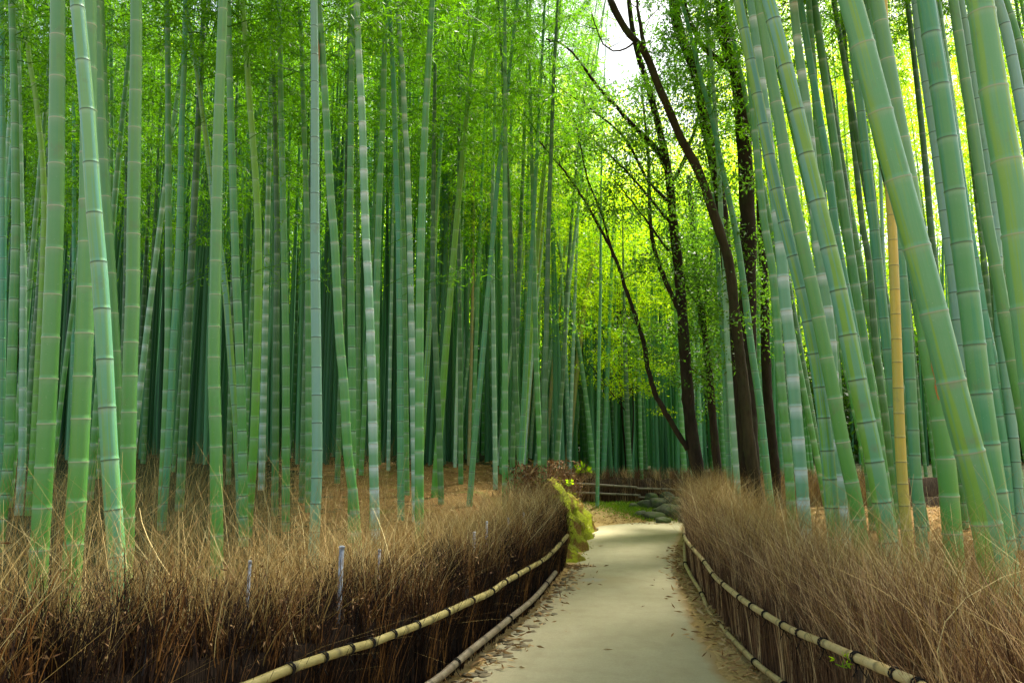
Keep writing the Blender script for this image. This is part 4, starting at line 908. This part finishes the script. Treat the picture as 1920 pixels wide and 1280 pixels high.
# ------------------------------------------------------------------ broadleaf trees
def tree(lab, Y, trunk, w, limbs, bark, leafspec, dY=0):
    """trunk: px points from top to bottom; limbs: list of (points, w0, w1)"""
    tr = sorted(trunk, key=lambda p: -p[1]); b = atY(tr[0][0], tr[0][1], Y); zg = float(hgt(b[0], Y))
    rt = thing('broadleaf_tree', (b[0], Y, zg), lab, 'tree', None)
    P_ = np.array([atY(px, py, Y) for px, py in tr])-np.array([b[0], Y, zg])
    P_ = np.vstack([[P_[0][0], 0, -.1], P_]) if P_[0][2] > -.05 else P_
    P_ = resample(smooth_poly(P_, 2), .12); rgt = np.random.default_rng(int(Y*77)); P_[:, 1] += np.cumsum(rgt.normal(0, .006, len(P_)))
    n_ = len(P_); wt = w if isinstance(w, tuple) else (w, w*.6); r_ = np.linspace(wt[0], wt[1], n_)*Y/F/2; r_ = r_*(1+.05*np.sin(np.arange(n_)*.8+Y)+.03*rgt.standard_normal(n_)); r_[:5] *= np.linspace(1.4, 1, 5)
    V, Q, T = tube(P_, r_, 14, rough=.03); quick('trunk', V, Q, bark, rt, True, T=T)
    allp = [P_[n_//3:]]
    for pts, w0, w1 in limbs:
        L = np.array([atY(p[0], p[1], Y) for p in pts])-np.array([b[0], Y, zg]); L = resample(smooth_poly(L, 2), .1)
        dsp = rgt.uniform(-.12, .12); L[:, 1] += dsp*np.linspace(0, 1, len(L))**1.2*np.linalg.norm(L[-1]-L[0]); m_ = len(L)
        V, Q, T = tube(L+rgt.normal(0, .006, L.shape), np.linspace(w0, w1, m_)*Y/F/2, 9, rough=.04); quick('branch', V, Q, bark, rt, True, T=T); allp.append(L[m_//4:])
        mb_ = MB()
        for k_ in range(max(3, m_//5)):
            i = rgt.integers(m_//4, m_); d = rgt.normal(0, 1, 3); d[2] = abs(d[2])*.7; d /= np.linalg.norm(d); l_ = rgt.uniform(.3, .9)
            tt = np.linspace(0, 1, 5)[:, None]; S_ = L[i]+d*tt*l_+[0, 0, .15]*tt**2+rgt.normal(0, .02, (5, 3))*tt; v, q, t3 = tube(S_, np.linspace(.009, .003, 5), 5, cap=False); mb_.add(v, q); allp.append(S_[2:])
        mb_.build('twigs', bark, rt)
    n_, sig, sz, mat = leafspec
    if n_:
        A = np.vstack(allp); ncl = max(12, n_//70); i = rgt.integers(0, len(A), ncl); cl = A[i]+rgt.normal(0, sig, (ncl, 3)); cr = rgt.random(ncl)
        wc = cl+np.array([b[0], Y, zg]); q_ = np.array([project(w_) for w_ in wc]); k2 = ~((q_[:, 0] > 1050) & (q_[:, 0] < 1215) & (q_[:, 1] < 150)); cl, cr = cl[k2], cr[k2]; ncl = len(cl)
        j = rgt.integers(0, ncl, n_); C = cl[j]+rgt.normal(0, .17, (n_, 3))*[1, 1, .6]; D = rgt.normal(0, .8, (n_, 3))+[0, 0, -.35]
        V, Q = leaves(C, D, sz*rgt.uniform(.6, 1.3, n_), sz*.45*rgt.uniform(.8, 1.2, n_))
        quick('crown', V, Q, mat, rt, attrs={'rnd': np.repeat(np.clip(cr[j]*.5+rgt.random(n_)*.55, 0, 1), 4)})
    return rt
tree('dark branching tree at the bend, its slender limbs arching left over the path', 15.2,
     [(1178, 0), (1185, 60), (1196, 110), (1211, 150), (1224, 201), (1241, 269), (1255, 336), (1262, 430), (1274, 520), (1280, 620), (1288, 732), (1300, 840), (1318, 925)], (27, 9),
     [([(1290, 842), (1278, 823), (1245, 773), (1224, 732), (1211, 682), (1204, 638), (1188, 591), (1171, 547), (1161, 514), (1147, 480), (1124, 440), (1093, 386), (1070, 353), (1036, 312), (1006, 279)], 11, 3),
      ([(1278, 590), (1265, 564), (1248, 524), (1231, 474), (1222, 430), (1221, 336), (1219, 240), (1210, 150)], 10, 4),
      ([(1258, 330), (1231, 279), (1184, 235), (1144, 191), (1110, 155), (1077, 107), (1046, 84), (1022, 80)], 12, 3),
      ([(1262, 390), (1251, 376), (1211, 336), (1191, 286), (1161, 242), (1110, 201), (1077, 178), (1036, 151)], 7, 2),
      ([(1262, 420), (1240, 400), (1200, 350), (1150, 300), (1110, 265), (1080, 250)], 6, 2),
      ([(1150, 484), (1128, 400), (1100, 340), (1088, 280), (1075, 220), (1060, 200)], 5, 2),
      ([(1258, 345), (1283, 305), (1300, 250), (1330, 160), (1340, 80)], 9, 3),
      ([(1255, 470), (1225, 430), (1190, 380), (1150, 330)], 5, 2)], M['bark'], (17000, .3, .075, M['leaf_tree']))
tree('brown curved tree whose trunk sweeps up left across the white sky', 12.6,
     [(1144, -4), (1157, 27), (1177, 60), (1204, 87), (1218, 111), (1231, 151), (1255, 201), (1280, 262), (1313, 319), (1330, 370), (1350, 430), (1371, 497), (1381, 598), (1394, 699), (1408, 860), (1425, 950)], (23, 13),
     [([(1208, 92), (1204, 60), (1198, 20), (1195, -10)], 9, 5), ([(1190, 78), (1170, 95), (1140, 95), (1120, 60), (1110, 20)], 4, 2)], M['bark_brown'], (1500, .4, .07, M['leaf_tree']))
tree('black straight thick trunk forking near the top of the photo', 13.8,
     [(1352, -6), (1357, 60), (1367, 100), (1385, 151), (1393, 235), (1398, 330), (1402, 430), (1402, 564), (1400, 700), (1404, 860), (1410, 950)], (36, 25),
     [([(1372, 128), (1357, 122), (1330, 100), (1307, 74), (1290, 33), (1280, -10)], 13, 7)], M['bark'], (5000, .5, .075, M['leaf_tree']))
tree('dark trunk rising left behind the brown curved one', 14.6,
     [(1262, -6), (1268, 40), (1283, 84), (1307, 134), (1317, 201), (1330, 269), (1347, 336), (1358, 430), (1366, 530), (1378, 630), (1384, 740), (1390, 860), (1392, 950)], (22, 20),
     [([(1300, 120), (1306, 60), (1316, 0)], 8, 5)], M['bark'], (9000, .4, .075, M['leaf_tree']))
tree('narrow black trunk among the culms right of the thick one', 15.0,
     [(1418, 200), (1424, 330), (1428, 430), (1434, 530), (1434, 631), (1441, 766), (1451, 860), (1456, 950)], (20, 12), [], M['bark'], (1500, .35, .07, M['leaf_tree']))
tree('slim dark leaf covered trunk just right of the arching tree', 16.3,
     [(1290, 330), (1296, 400), (1300, 463), (1310, 564), (1328, 665), (1334, 766), (1344, 860), (1350, 940)], (17, 8),
     [([(1330, 700), (1318, 600), (1325, 520), (1335, 440)], 6, 3), ([(1312, 580), (1290, 540), (1275, 500)], 5, 2), ([(1330, 720), (1310, 700), (1290, 690)], 5, 2)], M['bark'], (14000, .34, .075, M['leaf_tree']))
# small bright trees between the far grove and the arching tree
def bush_tree(lab, px, py, Y, rad, n_, mat, sz=.11, name='small_tree'):
    c = atY(px, py, Y); zg = float(hgt(c[0], Y)); rt = thing(name, (c[0], Y, zg), lab, 'tree', 'bright young trees beyond the path')
    h = c[2]-zg; rg = np.random.default_rng(int(px)); t_ = np.linspace(0, 1, 9)
    P_ = np.c_[.15*np.sin(t_*3+px), .1*np.cos(t_*4), t_*h*1.15]; V, Q, T = tube(P_, np.linspace(.035, .012, 9), 8); quick('trunk', V, Q, M['bark'], rt, True, T=T)
    ncl = 70; cl = rg.normal(0, .55, (ncl, 3))*rad*[1.15, 1.15, .75]+[0, 0, h]
    mb_ = MB()
    for k_ in range(16):
        s_ = np.array([0, 0, h*rg.uniform(.55, 1)]); tt = np.linspace(0, 1, 4)[:, None]; v, q, t3 = tube(s_+(cl[k_]-s_)*tt, np.linspace(.018, .005, 4), 5, cap=False); mb_.add(v, q)
    mb_.build('limbs', M['bark'], rt)
    cr = rg.random(ncl); j = rg.integers(0, ncl, n_); C = cl[j]+rg.normal(0, rad*.13, (n_, 3))*[1.3, 1.3, .4]
    V, Q = leaves(C, rg.normal(0, .8, (n_, 3))+[0, 0, -.2], sz*rg.uniform(.6, 1.3, n_), sz*.42*rg.uniform(.8, 1.2, n_)); quick('crown', V, Q, mat, rt, attrs={'rnd': np.repeat(np.clip(cr[j]*.5+rg.random(n_)*.5, 0, 1), 4)})
bush_tree('small tree with feathery green crown above the far fence', 1175, 680, 21.6, 1.2, 6000, M['leaf_fresh_lit'], .08)
bush_tree('bright green tree crown behind the arching dark branch', 1165, 520, 24, 2.0, 9000, M['leaf_fresh_lit'])
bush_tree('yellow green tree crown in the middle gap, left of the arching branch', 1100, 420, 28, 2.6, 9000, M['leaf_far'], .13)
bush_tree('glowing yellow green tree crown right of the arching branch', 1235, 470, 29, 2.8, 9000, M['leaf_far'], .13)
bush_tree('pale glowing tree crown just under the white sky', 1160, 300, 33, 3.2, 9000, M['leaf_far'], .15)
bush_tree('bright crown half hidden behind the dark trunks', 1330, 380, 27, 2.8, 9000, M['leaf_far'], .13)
# low plants
def sprig(lab, px, py, Y, n_, sc, name='small_plant'):
    c = atY(px, py, Y); rt = thing(name, c, lab, 'plant'); rg = np.random.default_rng(int(px)+3); mb_ = MB()
    for k_ in range(n_):
        d = rg.normal(0, 1, 3); d[2] = abs(d[2]); d /= np.linalg.norm(d); tt = np.linspace(0, 1, 4)[:, None]; v, q, t3 = tube(d*tt*sc*.6+[0, 0, -.02], .002, 4, cap=False); mb_.add(v, q, rnd=np.zeros(len(v)))
        V, Q = leaves(np.array([d*sc*.6]*3), np.array([d+rg.normal(0, .6, 3) for _ in range(3)]), sc*.6, sc*.28); mb_.add(V, Q, rnd=rg.random(12))
    mb_.build('leaves', M['leaf_fresh_lit'], rt)
sprig('tiny green sprig growing out of the right fence', 1578, 1240, 3.72, 4, .05)
sprig('small green leafy plant on top of the far fence', 1092, 884, 18.8, 16, .22)
sprig('small green fern like plant on the crest of the mossy bank', 1068, 908, 15.2, 8, .1)
# brown dead shrub by the end of the left fence
def dead_shrub(lab, px, py, Y, r, n_, h):
    c = atY(px, py, Y); z = float(hgt(c[0], Y)); rt = thing('dead_shrub', (c[0], Y, z), lab, 'shrub', 'dead brown shrubs near the end of the left fence')
    rg = np.random.default_rng(int(px)); P0 = np.c_[rg.normal(0, r*.5, (n_, 2)), rg.uniform(0, h*.6, n_)]; P1 = P0+np.c_[rg.normal(0, .18, (n_, 2)), rg.uniform(.1, .4, n_)]*h
    V, Q, t_ = strips(P0, P1, rg.normal(0, .08, (n_, 3)), rg.uniform(.005, .011, n_)); quick('stems', V, Q, M['brush_lit'], rt, attrs={'rnd': np.repeat(rg.random(n_), 8)})
    C = np.c_[rg.normal(0, r*.5, (n_, 2)), rg.uniform(0, h, n_)]; V, Q = leaves(C, rg.normal(0, 1, (n_, 3)), rg.uniform(.04, .1, n_), .025); quick('dead_leaves', V, Q, M['dead_leaf'], rt, attrs={'rnd': np.repeat(rg.random(n_), 4)})
dead_shrub('dead brown shrub heaped behind the two green culms', 995, 920, 12.3, .35, 1600, .95)
dead_shrub('pale brown dead shrub between the dark culm and the tan one', 1042, 860, 16.8, .45, 1800, 1.0)
dead_shrub('low dark brown shrub hugging the last metre of the left fence', 1015, 945, 10.9, .25, 900, .45)

# ------------------------------------------------------------------ light
W = bpy.data.worlds.new('World'); S.world = W; W.use_nodes = True; nt = W.node_tree
bg = nt.nodes['Background']; sky = nt.nodes.new('ShaderNodeTexSky'); sky.sky_type = 'NISHITA'; sky.sun_disc = False
SE, SA = R(60), R(35)      # elevation, azimuth measured from +Y towards +X
sky.sun_elevation = SE; sky.sun_rotation = SA; sky.air_density = 1.; sky.dust_density = 3.; sky.ozone_density = 1.
nt.links.new(mix(nt, 1., sky.outputs[0], (1., .93, .74), 'MULTIPLY'), bg.inputs[0]); bg.inputs[1].default_value = .15
sun = bpy.data.lights.new('sun', 'SUN'); sun.energy = 4.9; sun.angle = R(9); sun.color = (1, .95, .84)
so = bpy.data.objects.new('sun', sun); COL.objects.link(so); so.location = (0, 0, 30)
from mathutils import Vector
dv = Vector((math.sin(SA)*math.cos(SE), math.cos(SA)*math.cos(SE), math.sin(SE)))
so.rotation_euler = (-dv).to_track_quat('-Z', 'Y').to_euler()
S.view_settings.view_transform = 'Standard'; S.view_settings.look = 'None'; S.view_settings.gamma = 1; S.view_settings.exposure = 1.55
S.render.resolution_x = 1024; S.render.resolution_y = 682
S.cycles.max_bounces = 5; S.cycles.transmission_bounces = 4; S.cycles.diffuse_bounces = 3; S.cycles.glossy_bounces = 2
print('bamboo individuals', sum(1 for o in bpy.data.objects if o.name.startswith('bamboo') and o.type == 'EMPTY'))
